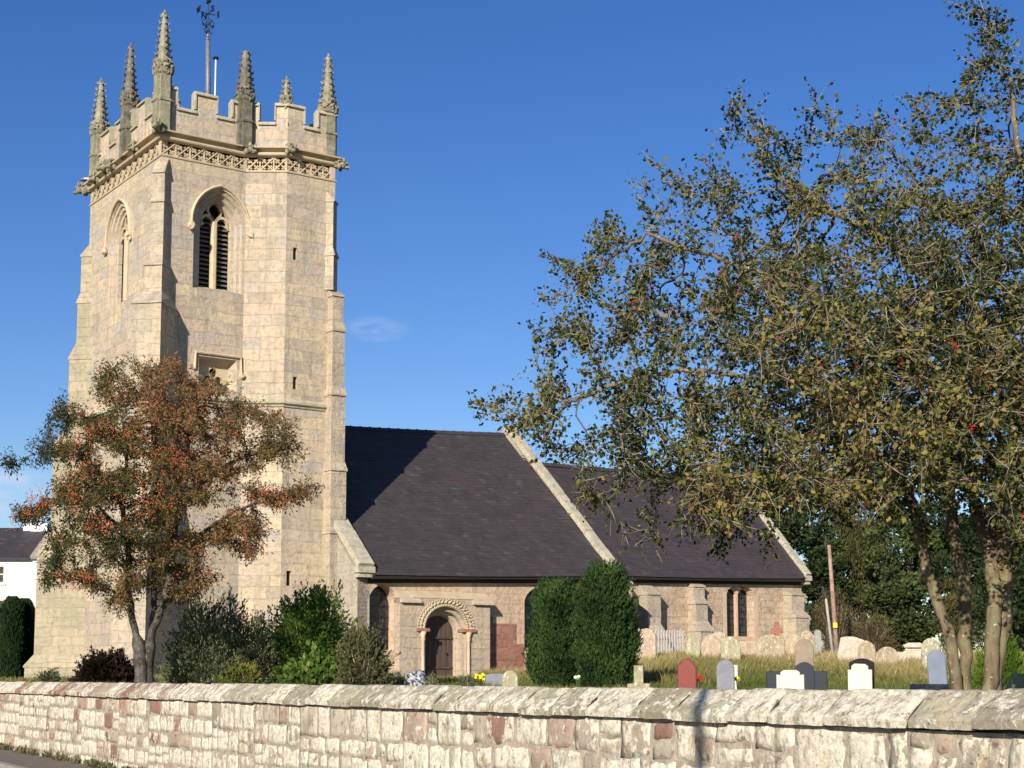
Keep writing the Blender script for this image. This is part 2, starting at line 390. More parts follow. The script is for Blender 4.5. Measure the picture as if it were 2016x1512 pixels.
# ------------------------------------------------------------------ mesh builder
class MB:
    def __init__(s): s.v = []; s.f = []; s.m = []
    def add(s, vs, fs, mi=0):
        o = len(s.v); s.v += [tuple(map(float, p)) for p in vs]
        s.f += [tuple(i + o for i in f) for f in fs]; s.m += [mi] * len(fs)
    def box(s, a, b, mi=0):
        x0, y0, z0 = a; x1, y1, z1 = b
        s.add([(x0, y0, z0), (x1, y0, z0), (x1, y1, z0), (x0, y1, z0), (x0, y0, z1), (x1, y0, z1), (x1, y1, z1), (x0, y1, z1)],
              [(0, 3, 2, 1), (4, 5, 6, 7), (0, 1, 5, 4), (1, 2, 6, 5), (2, 3, 7, 6), (3, 0, 4, 7)], mi)
    def hexa(s, p, mi=0):      # 8 points: 0-3 bottom ring, 4-7 top ring
        s.add(p, [(0, 3, 2, 1), (4, 5, 6, 7), (0, 1, 5, 4), (1, 2, 6, 5), (2, 3, 7, 6), (3, 0, 4, 7)], mi)
    def prism(s, A, B, mi=0):  # two matching polygons
        k = len(A)
        s.add(list(A) + list(B), [tuple(range(k))[::-1], tuple(range(k, 2 * k))] + [(i, (i + 1) % k, k + (i + 1) % k, k + i) for i in range(k)], mi)
    def rings(s, rings, cap=True, mi=0):
        k = len(rings[0]); vs = [p for r in rings for p in r]; fs = []
        for j in range(len(rings) - 1):
            for i in range(k):
                fs.append((j * k + i, j * k + (i + 1) % k, (j + 1) * k + (i + 1) % k, (j + 1) * k + i))
        if cap: fs += [tuple(range(k))[::-1], tuple(range((len(rings) - 1) * k, len(rings) * k))]
        s.add(vs, fs, mi)
    def tube(s, pts, rad, k=6, mi=0, cap=True):
        pts = [Vector(p) for p in pts]; rs = []
        if not hasattr(rad, '__len__'): rad = [rad] * len(pts)
        prev = None
        for i, p in enumerate(pts):
            t = (pts[min(i + 1, len(pts) - 1)] - pts[max(i - 1, 0)]).normalized()
            if prev is None:
                a = Vector((0, 0, 1)) if abs(t.z) < .9 else Vector((1, 0, 0)); x = t.cross(a).normalized()
            else: x = (prev - t * prev.dot(t)).normalized()
            prev = x; y = t.cross(x)
            rs.append([p + (x * math.cos(6.28318 * q / k) + y * math.sin(6.28318 * q / k)) * rad[i] for q in range(k)])
        s.rings(rs, cap, mi)
    def blob(s, c, r, sub=1, jit=.25, mi=0, seed=0):
        t = (1 + 5 ** .5) / 2
        V = [Vector(p).normalized() for p in [(-1, t, 0), (1, t, 0), (-1, -t, 0), (1, -t, 0), (0, -1, t), (0, 1, t), (0, -1, -t), (0, 1, -t), (t, 0, -1), (t, 0, 1), (-t, 0, -1), (-t, 0, 1)]]
        F = [(0, 11, 5), (0, 5, 1), (0, 1, 7), (0, 7, 10), (0, 10, 11), (1, 5, 9), (5, 11, 4), (11, 10, 2), (10, 7, 6), (7, 1, 8), (3, 9, 4), (3, 4, 2), (3, 2, 6), (3, 6, 8), (3, 8, 9), (4, 9, 5), (2, 4, 11), (6, 2, 10), (8, 6, 7), (9, 8, 1)]
        for _ in range(sub):
            mid = {}; G = []
            def mp(a, b):
                kk = (min(a, b), max(a, b))
                if kk not in mid: V.append(((V[a] + V[b]) / 2).normalized()); mid[kk] = len(V) - 1
                return mid[kk]
            for a, b, c_ in F:
                x, y, z = mp(a, b), mp(b, c_), mp(c_, a); G += [(a, x, z), (b, y, x), (c_, z, y), (x, y, z)]
            F = G
        vs = []
        for p in V:
            q = 1 + jit * noise.noise(p * 1.9 + Vector((seed * 3.7, c[0], c[2])))*1.6
            vs.append((c[0] + p.x * r[0] * q, c[1] + p.y * r[1] * q, c[2] + p.z * r[2] * q))
        s.add(vs, F, mi)
    def build(s, name, mats, parent=None, smooth=False, uv=True, col=None):
        me = bpy.data.meshes.new(name)
        me.from_pydata(s.v, [], s.f); me.validate(clean_customdata=False)
        for m in (mats if isinstance(mats, (list, tuple)) else [mats]): me.materials.append(m)
        if len(me.polygons) == len(s.m): me.polygons.foreach_set('material_index', s.m)
        import bmesh
        bm = bmesh.new(); bm.from_mesh(me)
        if RECALC[0]: bmesh.ops.recalc_face_normals(bm, faces=bm.faces)
        bm.to_mesh(me); bm.free()
        if uv:
            ul = me.uv_layers.new(name='UVMap')
            co = np.array([v.co for v in me.vertices])
            for p in me.polygons:
                nn = p.normal
                if abs(nn.z) > .95: t = (1, 0, 0); b = (0, 1, 0)
                else:
                    h = math.hypot(nn.x, nn.y); t = (-nn.y / h, nn.x / h, 0)
                    b = (-nn.z * nn.x / h, -nn.z * nn.y / h, h)
                for li, vi in zip(p.loop_indices, p.vertices):
                    c = co[vi]
                    ul.data[li].uv = (c[0] * t[0] + c[1] * t[1] + nn.x * 3.3, c[0] * b[0] + c[1] * b[1] + c[2] * b[2])
        if smooth: me.polygons.foreach_set('use_smooth', [True] * len(me.polygons))
        o = bpy.data.objects.new(name, me); scene.collection.objects.link(o)
        if parent: o.parent = parent
        return o
RECALC = [True]

def tag(o, label=None, cat=None, group=None, kind=None):
    if label: o['label'] = label
    if cat: o['category'] = cat
    if group: o['group'] = group
    if kind: o['kind'] = kind
    return o
def thing(name, label, cat, loc=(0, 0, 0), rz=0, group=None):
    o = bpy.data.objects.new(name, None); scene.collection.objects.link(o)
    o.empty_display_size = .3
    o.location = loc; o.rotation_euler = (0, 0, rz)
    return tag(o, label, cat, group)
def npmesh(name, V, F, mat, parent=None, rnd=None, smooth=False):
    me = bpy.data.meshes.new(name)
    k = F.shape[1]
    me.vertices.add(len(V)); me.vertices.foreach_set('co', V.astype(np.float32).ravel())
    me.loops.add(F.size); me.loops.foreach_set('vertex_index', F.astype(np.int32).ravel())
    me.polygons.add(len(F)); me.polygons.foreach_set('loop_start', np.arange(0, F.size, k, dtype=np.int32))
    me.polygons.foreach_set('loop_total', np.full(len(F), k, dtype=np.int32))
    me.update(calc_edges=True)
    if rnd is not None:
        a = me.attributes.new('rnd', 'FLOAT', 'POINT'); a.data.foreach_set('value', rnd.astype(np.float32))
    me.materials.append(mat)
    if smooth: me.polygons.foreach_set('use_smooth', [True] * len(F))
    o = bpy.data.objects.new(name, me); scene.collection.objects.link(o)
    if parent: o.parent = parent
    return o

# ================================================================== THE SETTING
WL = np.array([-11.85, 36.4]); WRt = np.array([3.09, 9.5])
WD = (WRt - WL) / np.linalg.norm(WRt - WL); WB = np.array([-WD[1], WD[0]])   # along, behind
def wallp(t, s, z=0): q = WL + WD * t + WB * s; return (q[0], q[1], z)

def asphalt():
    m, n, l, b = nt('asphalt')
    tc = n.new('ShaderNodeTexCoord').outputs['Object']
    a = noi(n, l, tc, 40, 5, .7)
    l.new(rampo(n, l, a.outputs[0], [(.3, (.035, .034, .034)), (.7, (.075, .072, .07))]), b.inputs['Base Color'])
    bump(n, l, b, a.outputs[0], .4, .01); return m
def pavm():
    m, n, l, b = nt('old_pavement')
    tc = n.new('ShaderNodeTexCoord').outputs['Object']
    a = noi(n, l, tc, 6, 6, .7)
    l.new(rampo(n, l, a.outputs[0], [(.3, (.10, .085, .07)), (.7, (.20, .17, .14))]), b.inputs['Base Color'])
    bump(n, l, b, noi(n, l, tc, 40, 5, .7).outputs[0], .4, .01); return m
def soil():
    m, n, l, b = nt('rough_turf')
    tc = n.new('ShaderNodeTexCoord').outputs['Object']
    a = noi(n, l, tc, 1.4, 6, .65)
    base = rampo(n, l, a.outputs[0], [(.3, (.035, .055, .014)), (.5, (.075, .085, .025)), (.7, (.16, .13, .05))])
    l.new(base, b.inputs['Base Color'])
    bump(n, l, b, noi(n, l, tc, 12, 6, .8).outputs[0], 1, .08); return m
M['turf'] = soil()
m_ = MB()
m_.add([(-600, -200, -.10), (900, -200, -.10), (900, 1500, -.10), (-600, 1500, -.10)], [(0, 1, 2, 3)])
tag(m_.build('road', asphalt()), kind='structure')
m_ = MB()
prof = [(-1.25, -.09), (-1.25, .0), (-1.13, .008)]
m_.prism([wallp(-60, s, z) for s, z in [(-1.27, -.12), (-1.27, .0), (-1.14, .006), (-1.14, -.12)]],
         [wallp(90, s, z) for s, z in [(-1.27, -.12), (-1.27, .0), (-1.14, .006), (-1.14, -.12)]])
tag(m_.build('kerb', plainstone('kerb_stone', (.22, .19, .16), (.30, .26, .22), (.36, .32, .27), amt=.1)), kind='structure')
m_ = MB()
m_.prism([wallp(-60, s, z) for s, z in [(-1.137, -.12), (-1.137, .0), (.2, .02), (.2, -.12)]],
         [wallp(90, s, z) for s, z in [(-1.137, -.12), (-1.137, .0), (.2, .02), (.2, -.12)]])
tag(m_.build('pavement', pavm()), kind='structure')
# churchyard ground
ts = np.concatenate([np.linspace(-180, -30, 14), np.linspace(-26, 45, 90), np.linspace(50, 170, 14)])
ss = np.concatenate([np.linspace(.35, 45, 80), np.linspace(47, 90, 26), np.linspace(100, 700, 10)])
m_ = MB(); vs = []
for s in ss:
    for t in ts:
        x, y, _ = wallp(t, s); vs.append((x, y, gz(x, y) + .02 * noise.noise(Vector((x * 2, y * 2, 3)))))
k = len(ts); fs = [(j * k + i, j * k + i + 1, (j + 1) * k + i + 1, (j + 1) * k + i) for j in range(len(ss) - 1) for i in range(k - 1)]
m_.add(vs, fs); tag(m_.build('churchyard_ground', M['turf'], smooth=True), kind='structure')
# ================================================================== CHURCHYARD WALL
wall = thing('boundary_wall', 'long lichen covered stone churchyard wall with sloped coping across the foreground', 'wall')
def npattr(o, name, vals, dim):
    me = o.data
    if dim == 4:
        a = me.attributes.new(name, 'FLOAT_COLOR', 'POINT'); a.data.foreach_set('color', np.array(vals, np.float32).ravel())
    else:
        a = me.attributes.new(name, 'FLOAT', 'POINT'); a.data.foreach_set('value', np.array(vals, np.float32).ravel())
RECALC[0] = False
r = random.Random(3)
stones = MB(); tone = []; lic = []
def stone(t0, t1, z0, z1, tn, li):
    nx = max(3, min(9, int((t1 - t0) / .06))); nz = max(3, min(6, int((z1 - z0) / .06)))
    g = .003; pr = r.uniform(-.003, .004); sd_ = r.random() * 50
    vs = []
    for j in range(nz + 1):
        for i in range(nx + 1):
            u, v = i / nx, j / nz
            t = t0 + g + (t1 - t0 - 2 * g) * u; z = z0 + g + (z1 - z0 - 2 * g) * v
            e = min(u * (t1 - t0), (1 - u) * (t1 - t0), v * (z1 - z0), (1 - v) * (z1 - z0))
            rd = max(0, 1 - e / .018) ** 2 * .012
            nn = noise.noise(Vector((t * 4, z * 4, sd_)))
            n2 = noise.noise(Vector((t * 13, z * 13, sd_)))
            s = -pr - .009 * nn - .006 * n2 + rd * 1.0
            if u in (0, 1): t += .030 * noise.noise(Vector((t * 5, z * 7, 1)))
            if v in (0, 1): z += .020 * noise.noise(Vector((t * 5, z * 9, 5)))
            vs.append(wallp(t, s, z))
    k = nx + 1; fs = [(j * k + i, j * k + i + 1, (j + 1) * k + i + 1, (j + 1) * k + i) for j in range(nz) for i in range(nx)]
    # side skirt
    o = len(vs); ring = [i for i in range(k)] + [j * k + nx for j in range(1, nz + 1)] + [nz * k + i for i in range(nx - 1, -1, -1)] + [j * k for j in range(nz - 1, 0, -1)]
    for q in ring:
        p = vs[q]; vs.append((p[0] + WB[0] * .07, p[1] + WB[1] * .07, p[2]))
    L = len(ring)
    fs += [(ring[(a + 1) % L], ring[a], o + a, o + (a + 1) % L) for a in range(L)]
    stones.add(vs, fs); tone.extend([tn] * len(vs)); lic.extend([li] * len(vs))
def pick(t):
    q = r.random()
    if t < 14.2:      # older, redder end
        c = (.26, .15, .11) if q < .16 else (.44, .35, .26) if q < .55 else (.34, .27, .20) if q < .80 else (.36, .23, .17)
        li = r.choice([0.3, .6, .9, 1.0, 1.2, 1.35]) 
    else:
        c = (.28, .16, .12) if q < .04 else (.44, .33, .25) if q < .28 else (.36, .31, .24) if q < .68 else (.48, .42, .33) if q < .9 else (.28, .23, .18)
        li = r.choice([.3, .6, .8, 1, 1.15, 1.3])
    v = r.uniform(.8, 1.15)
    return (c[0] * v, c[1] * v, c[2] * v, 1), li
t = -34.0
while t < 46:
    L = r.uniform(1.5, 3.4)
    hs_ = []
    z = 1.265
    while z > -.06:
        h = r.uniform(.18, .32) if t < 14 else r.uniform(.17, .40)
        hs_.append((max(z - h, -.1), z)); z -= h
    for z0, z1 in hs_:
        a = t
        while a < t + L - .01:
            wd = r.uniform(.30, .70) if t < 14 else r.uniform(.2, .75)
            b = a + wd
            if t + L - b < .16: b = t + L
            tn, li = pick(a)
            if z1 - z0 > .27 and r.random() < .5 and b - a < .5:
                zm = z0 + (z1 - z0) * r.uniform(.4, .6)
                stone(a, b, z0, zm, tn, li); tn, li = pick(a); stone(a, b, zm, z1, tn, li)
            else: stone(a, b, z0, z1, tn, li)
            a = b
    t += L
o = stones.build('stonework', M['fieldwall'], wall, smooth=True, uv=False)
npattr(o, 'tone', tone, 4); npattr(o, 'lich', lic, 1)
RECALC[0] = True
core = MB()
core.prism([wallp(-34, s, z) for s, z in [(.009, -.15), (.009, 1.262), (.46, 1.262), (.46, -.15)]],
           [wallp(46, s, z) for s, z in [(.009, -.15), (.009, 1.262), (.46, 1.262), (.46, -.15)]])
core.build('mortar', M['mortar'], wall, uv=False)
# coping: each block its own length, a saddle section
RECALC[0] = False
cop = MB(); tone = []; lic = []
PR = [(.40, 1.262), (-.055, 1.268), (-.060, 1.325), (-.040, 1.350), (.03, 1.407), (.10, 1.461), (.165, 1.512), (.19, 1.518), (.34, 1.512), (.40, 1.46), (.52, 1.32), (.52, 1.262)]
t = -34.0; i = 0
joints = []
while t < 46:
    L = r.uniform(.45, .85) if t > 14 else r.uniform(.35, .7)
    x0, x1 = t + .013, t + L - .013
    dz = r.uniform(-.008, .008); dsf = r.uniform(-.012, .012); sh = r.uniform(-.02, .02)
    if abs(t - 30.4) < .42: dz = .02; dsf = -.04
    n = max(4, int(L / .07))
    q = r.random()
    if t < 14.2: c = (.26, .15, .11) if q < .4 else (.33, .25, .19) if q < .7 else (.38, .33, .25); li = r.uniform(.2, .9)
    else: c = (.36, .34, .235) if q < .5 else (.41, .37, .27) if q < .85 else (.31, .28, .20); li = r.uniform(.45, .9)
    vs = []
    for a in range(n + 1):
        u = a / n; tt = x0 + (x1 - x0) * u
        ed = max(0, 1 - min(u, 1 - u) * L / .04) ** 2
        for kk, (s, z) in enumerate(PR):
            nn = noise.noise(Vector((tt * 5, s * 8, i))) * (.008 if s < .12 else .004) + noise.noise(Vector((tt * 15, s * 20, i))) * .007
            zz = z + dz + (nn - ed * .014 if 2 <= kk <= 9 else (nn * .9 if kk == 1 else 0))
            vs.append(wallp(tt + sh * (s - .2), s + (dsf - nn * .8 + ed * .01 if 1 <= kk <= 4 else 0), zz))
    k = len(PR)
    fs = [(a * k + b, (a + 1) * k + b, (a + 1) * k + (b + 1) % k, a * k + (b + 1) % k) for a in range(n) for b in range(k)]
    fs += [tuple(range(k)), tuple(range(n * k, n * k + k))[::-1]]
    cop.add(vs, fs); cc = (c[0], c[1], c[2], 1); tone += [cc] * len(vs); lic += [li] * len(vs)
    t += L; i += 1
o = cop.build('coping', M['walltop'], wall, smooth=False, uv=False)
npattr(o, 'tone', tone, 4); npattr(o, 'lich', lic, 1)
RECALC[0] = True
cc = MB()
cc.prism([wallp(-34, s, z) for s, z in [(-.035, 1.275), (-.005, 1.345), (.055, 1.405), (.13, 1.462), (.23, 1.490), (.30, 1.47), (.46, 1.3), (.46, 1.275)]],
         [wallp(46, s, z) for s, z in [(-.035, 1.275), (-.005, 1.345), (.055, 1.405), (.13, 1.462), (.23, 1.490), (.30, 1.47), (.46, 1.3), (.46, 1.275)]])
cc.build('coping_bed', M['joint'], wall, uv=False)

# ================================================================== CHURCH
church = thing('church', 'medieval sandstone church with tall pinnacled tower and purple slate roofs', 'church', tuple(T0), AZ)
CH = church
G0 = 1.2   # foundations

def lift(kind, c):   # 2D wall coords -> local 3D.  kind: ('S', n) -> (u=e, v=z);  ('W', e) -> (u=n, v=z)
    k, q = kind
    return (lambda u, v, d=0: (u, q + d, v)) if k == 'S' else (lambda u, v, d=0: (q + d, u, v))
def wallface(mb, outer, holes, f, mi=0):
    polys = [[Vector((u, v, 0)) for u, v in outer]] + [[Vector((u, v, 0)) for u, v in h] for h in holes]
    tri = geometry.tessellate_polygon(polys)
    pts = [p for po in polys for p in po]
    mb.add([f(p.x, p.y) for p in pts], tri, mi)
def arch(cx, w, z0, zs, za, n=8, inset=0.0, round_=False):
    """closed outline: up the left side, over the head, down the right; inset shrinks it evenly"""
    hw = w / 2 - inset; za = za - inset; z0 = z0 + inset * .0
    pts = [(cx - hw, z0), (cx - hw, zs)]
    h = za - zs
    if round_ or h <= hw * 1.02:
        a = [(cx - hw * math.cos(math.pi * i / (2 * n)), zs + h * math.sin(math.pi * i / (2 * n))) for i in range(1, 2 * n)]
    else:
        # two-centred
        R_ = (hw * hw + h * h) / (2 * hw); am = math.asin(h / R_)
        left = [(cx - hw + R_ - R_ * math.cos(am * i / n), zs + R_ * math.sin(am * i / n)) for i in range(1, n + 1)]
        a = left + [(2 * cx - x, z) for x, z in left[-2::-1]]
    return pts + a + [(cx + hw, zs), (cx + hw, z0)]
def orders(mb, outs, f, mi=0):
    """reveal through successive (outline, depth)"""
    for (a, da), (b, db) in zip(outs[:-1], outs[1:]):
        k = len(a)
        vs = [f(u, v, da) for u, v in a] + [f(u, v, db) for u, v in b]
        mb.add(vs, [(i, (i + 1) % k, k + (i + 1) % k, k + i) for i in range(k)], mi)
def hood(mb, pts, f, w=.10, pr=.12, mi=0):
    """projecting mould following a line of (u,v)"""
    n = len(pts)
    def off(i, d):
        a = Vector(pts[max(i - 1, 0)]); b = Vector(pts[min(i + 1, n - 1)]); t = (b - a).normalized()
        return (pts[i][0] - t.y * d, pts[i][1] + t.x * d)
    rs = []
    for i in range(n):
        x0, z0 = off(i, 0); x1, z1 = off(i, w * .5); x2, z2 = off(i, w)
        rs.append([f(x0, z0, .01), f(x0, z0, -pr * .75), f(x1, z1, -pr), f(x2, z2, -pr * .4), f(x2, z2, .01)])
    mb.rings(rs, True, mi)

fS = lift(('S', 0), 0); fW = lift(('W', 0), 0)
PATH = [(0, 0), (3.34, 0), (4.62, -.85), (6.65, -.85), (6.65, 7.45), (0, 7.45)]
ZT = 20.5
tw = MB()
# belfry windows
bS = dict(cx=2.36, w=2.1, z0=15.75, zs=18.25, za=19.62)
bW = dict(cx=4.12, w=2.3, z0=15.75, zs=18.35, za=19.75)
sq = [(1.62, 12.1), (1.62, 13.25), (3.12, 13.25), (3.12, 12.1)]
sq = sq[::-1]
wallface(tw, [(0, G0), (3.34, G0), (3.34, ZT), (0, ZT)], [arch(**bS)[::1], sq], fS)
wallface(tw, [(0, G0), (7.45, G0), (7.45, ZT), (0, ZT)], [arch(**bW)], fW)
def seg(p, q, holes=(), z1=ZT):
    d = Vector((q[0] - p[0], q[1] - p[1])); L = d.length; d /= L
    nrm = (-d.y, d.x)
    f = lambda u, v, dd=0: (p[0] + d.x * u + nrm[0] * dd, p[1] + d.y * u + nrm[1] * dd, v)
    wallface(tw, [(0, G0), (L, G0), (L, z1), (0, z1)], holes, f)
    return f
seg(PATH[1], PATH[2])
def slit(e, z0, z1, w=.17): e -= 4.62; return [(e - w / 2, z0), (e + w / 2, z0), (e + w / 2, z1), (e - w / 2, z1)]
sl = [slit(5.0, 17.15, 17.62), slit(5.08, 12.25, 12.72), slit(4.95, 4.95, 5.5, .2)]
ft = seg(PATH[2], PATH[3], sl)
seg(PATH[3], PATH[4]); seg(PATH[4], PATH[5])
for h in sl: orders(tw, [(h, 0), (h, .35)], ft)
# moulded reveals
def bell(b, f, k=1.0):
    a = lambda i: arch(**b, inset=i)
    orders(tw, [(o_, d_ * k) for o_, d_ in [(a(0), 0), (a(.02), .10), (a(.13), .12), (a(.16), .25), (a(.27), .27), (a(.31), .42), (a(.42), .44), (a(.44), .68)]], f)
bell(bS, fS); bell(bW, fW, .62)
sqi = [(1.80, 12.25), (1.80, 13.02), (2.94, 13.02), (2.94, 12.25)][::-1]
orders(tw, [(sq, 0), (sqi, .42)], fS)
tower = tw.build('tower_wall', M['tower'], CH)
for h in sl:
    vo = MB(); vo.add([ft(u, v, .34) for u, v in h], [(0, 1, 2, 3)]); vo.build('slit_window', M['dark'], CH, uv=False)

def tracery(name, b, f, sh_=0.0):
    """mullion, light heads, a pierced top, and sloping louvres behind"""
    root = MB(); cx = b['cx']; hw = b['w'] / 2 - .46; zs = b['zs']; z0 = b['z0'] + .18; top = b['za'] - .46
    D = .56 - sh_
    g = lambda u, v, d=0: f(u, v, D + d)
    # mullion
    root.prism([g(cx - .12, z0), g(cx - .05, z0, -.09), g(cx + .05, z0, -.09), g(cx + .12, z0), g(cx + .12, z0, .13), g(cx - .12, z0, .13)],
               [g(cx - .12, zs + .25), g(cx - .05, zs + .25, -.09), g(cx + .05, zs + .25, -.09), g(cx + .12, zs + .25), g(cx + .12, zs + .25, .13), g(cx - .12, zs + .25, .13)])
    # arcs of each light and the quatrefoil above
    for sgn in (-1, 1):
        c = cx + sgn * hw / 2; rad = hw / 2
        pts = [(c - rad * math.cos(math.pi * i / 12), zs + .02 + rad * 1.5 * math.sin(math.pi * i / 12)) for i in range(13)]
        hood_bar(root, pts, g, .10, .12)
        for q in (-1, 1):   # cusps
            root.prism([g(c + q * rad, zs + .0), g(c + q * rad * .35, zs + .12), g(c + q * rad * .95, zs + .34)],
                       [g(c + q * rad, zs + .0, .1), g(c + q * rad * .35, zs + .12, .1), g(c + q * rad * .95, zs + .34, .1)])
    for q in (-1, 1):
        pts = [(cx, zs + .25), (cx + q * .20, zs + .50), (cx + q * .28, zs + .68), (cx + q * .16, zs + .9)]
        hood_bar(root, pts, g, .08, .12)
    o = root.build(name, M['dressed'], CH)
    lv = MB()
    z = z0 + .04
    while z < zs + .45:
        for sgn in (-1, 1):
            a, c_ = (cx - hw - .04, cx - .08) if sgn < 0 else (cx + .08, cx + hw + .04)
            lv.prism([f(a, z, .70 - sh_), f(a, z + .035, .70 - sh_), f(a, z + .18, .93 - sh_), f(a, z + .145, .93 - sh_)],
                     [f(c_, z, .70 - sh_), f(c_, z + .035, .70 - sh_), f(c_, z + .18, .93 - sh_), f(c_, z + .145, .93 - sh_)])
        z += .175
    lv.build('louvre', M['slateboard'], o, uv=False)
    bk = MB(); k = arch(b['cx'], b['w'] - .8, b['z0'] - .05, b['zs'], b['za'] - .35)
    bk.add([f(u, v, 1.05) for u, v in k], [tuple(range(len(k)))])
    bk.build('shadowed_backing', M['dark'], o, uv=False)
    return o
def hood_bar(mb, pts, g, w, d):
    n = len(pts); rs = []
    for i in range(n):
        a = Vector(pts[max(i - 1, 0)]); b_ = Vector(pts[min(i + 1, n - 1)]); t = (b_ - a).normalized()
        x0, z0 = pts[i][0] - t.y * w / 2, pts[i][1] + t.x * w / 2; x1, z1 = pts[i][0] + t.y * w / 2, pts[i][1] - t.x * w / 2
        rs.append([g(x0, z0), g(x1, z1), g(x1, z1, d), g(x0, z0, d)])
    mb.rings(rs)
M['slateboard'] = simple('weathered_louvre_board', (.14, .13, .12), .7, 0, .3)
tracery('belfry_tracery', bS, fS); tracery('belfry_tracery', bW, fW, .24)
# hood moulds with carved stops
hm = MB()
def hoodarch(b, f, grow=.06, mi=0):
    pts = [p for p in arch(b['cx'], b['w'] + 2 * grow, b['zs'] - .15, b['zs'], b['za'] + grow, 10)]
    hood(hm, pts, f)
    for s_ in (-1, 1):
        c = f(b['cx'] + s_ * (b['w'] / 2 + grow + .07), b['zs'] - .22, -.08)
        hm.blob(c, (.14, .14, .17), 1, .35, 0, 3 + s_)
hoodarch(bS, fS); hm.build('hood_mould', M['dressed'], CH); hm = MB()
hoodarch(bW, fW); hm.build('hood_mould', M['dressed'], CH); hm = MB()
hood(hm, [(1.50, 12.75), (1.50, 13.33), (3.24, 13.33), (3.24, 12.75)], fS, .10, .10)
hm.blob((3.30, -.07, 12.68), (.10, .10, .12), 1, .3)
hm.build('hood_mould', M['dressed'], CH)
# sloping sills
si = MB()
def sill(b, f):
    cx, hw = b['cx'], b['w'] / 2
    si.prism([f(cx - hw, b['z0'] + .01, .012), f(cx - hw, b['z0'] + .24, .60), f(cx - hw, b['z0'] - .1, .60)],
             [f(cx + hw, b['z0'] + .01, .012), f(cx + hw, b['z0'] + .24, .60), f(cx + hw, b['z0'] - .1, .60)])
sill(bS, fS); si.build('window_sill', M['greystone'], CH); si = MB(); sill(bW, fW)
si.build('window_sill', M['greystone'], CH)
# square ringing-chamber light with pierced tracery
st = MB()
g = lambda u, v, d=0: fS(u, v, .42 + d)
circ = lambda cx, cz, r_, n=10: [(cx + r_ * math.cos(6.2832 * i / n), cz + r_ * math.sin(6.2832 * i / n)) for i in range(n)]
wallface(st, sqi, [circ(2.37, 12.78, .17), circ(2.17, 12.5, .15), circ(2.57, 12.5, .15)], g)
for c in ((2.37, 12.78, .17), (2.17, 12.5, .15), (2.57, 12.5, .15)): orders(st, [(circ(*c), 0), (circ(*c), .14)], g)
o = st.build('pierced_square_window', M['dressed'], CH)
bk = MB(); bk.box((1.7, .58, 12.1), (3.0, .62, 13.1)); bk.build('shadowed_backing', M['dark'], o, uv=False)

# string courses and cornice follow the wall line
def follow(mb, path, prof_, closed=True, mi=0):
    n = len(path); rs = []
    idx = range(n)
    for i in idx:
        p = Vector(path[i]); a = Vector(path[(i - 1) % n]); b = Vector(path[(i + 1) % n])
        d0 = (p - a).normalized(); d1 = (b - p).normalized()
        n0 = Vector((d0.y, -d0.x)); n1 = Vector((d1.y, -d1.x))
        bs = (n0 + n1).normalized(); bs /= max(.35, bs.dot(n0))
        rs.append([(p.x + bs.x * o_, p.y + bs.y * o_, z) for o_, z in prof_])
    k = len(prof_); vs = [q for r_ in rs for q in r_]
    fs = [(i * k + j, ((i + 1) % n) * k + j, ((i + 1) % n) * k + (j + 1) % k, i * k + (j + 1) % k) for i in range(n) for j in range(k)]
    mb.add(vs, fs, mi)
co = MB(); follow(co, PATH, [(-.02, 21.02), (.04, 21.03), (.13, 21.07), (.16, 21.12), (.13, 21.17), (.03, 21.19), (.02, 21.27), (.10, 21.31), (.26, 21.32), (.27, 21.37), (.06, 21.43), (-.02, 21.43)])
follow(co, PATH, [(-.02, 20.44), (.035, 20.45), (.05, 20.50), (.02, 20.53), (-.02, 20.53)])
co.build('cornice', M['dressed'], CH)
sc_ = MB(); follow(sc_, PATH, [(-.02, 11.52), (.05, 11.55), (.07, 11.62), (.15, 11.66), (.16, 11.74), (.05, 11.86), (-.02, 11.88)])
sc_.build('string_course', M['greystone'], CH)
pl = MB()
follow(pl, PATH, [(-.02, G0), (.30, G0), (.30, 1.95), (.18, 2.10), (.08, 2.42), (.03, 2.46), (-.02, 2.46)])
pl.build('plinth', M['buttress'], CH)
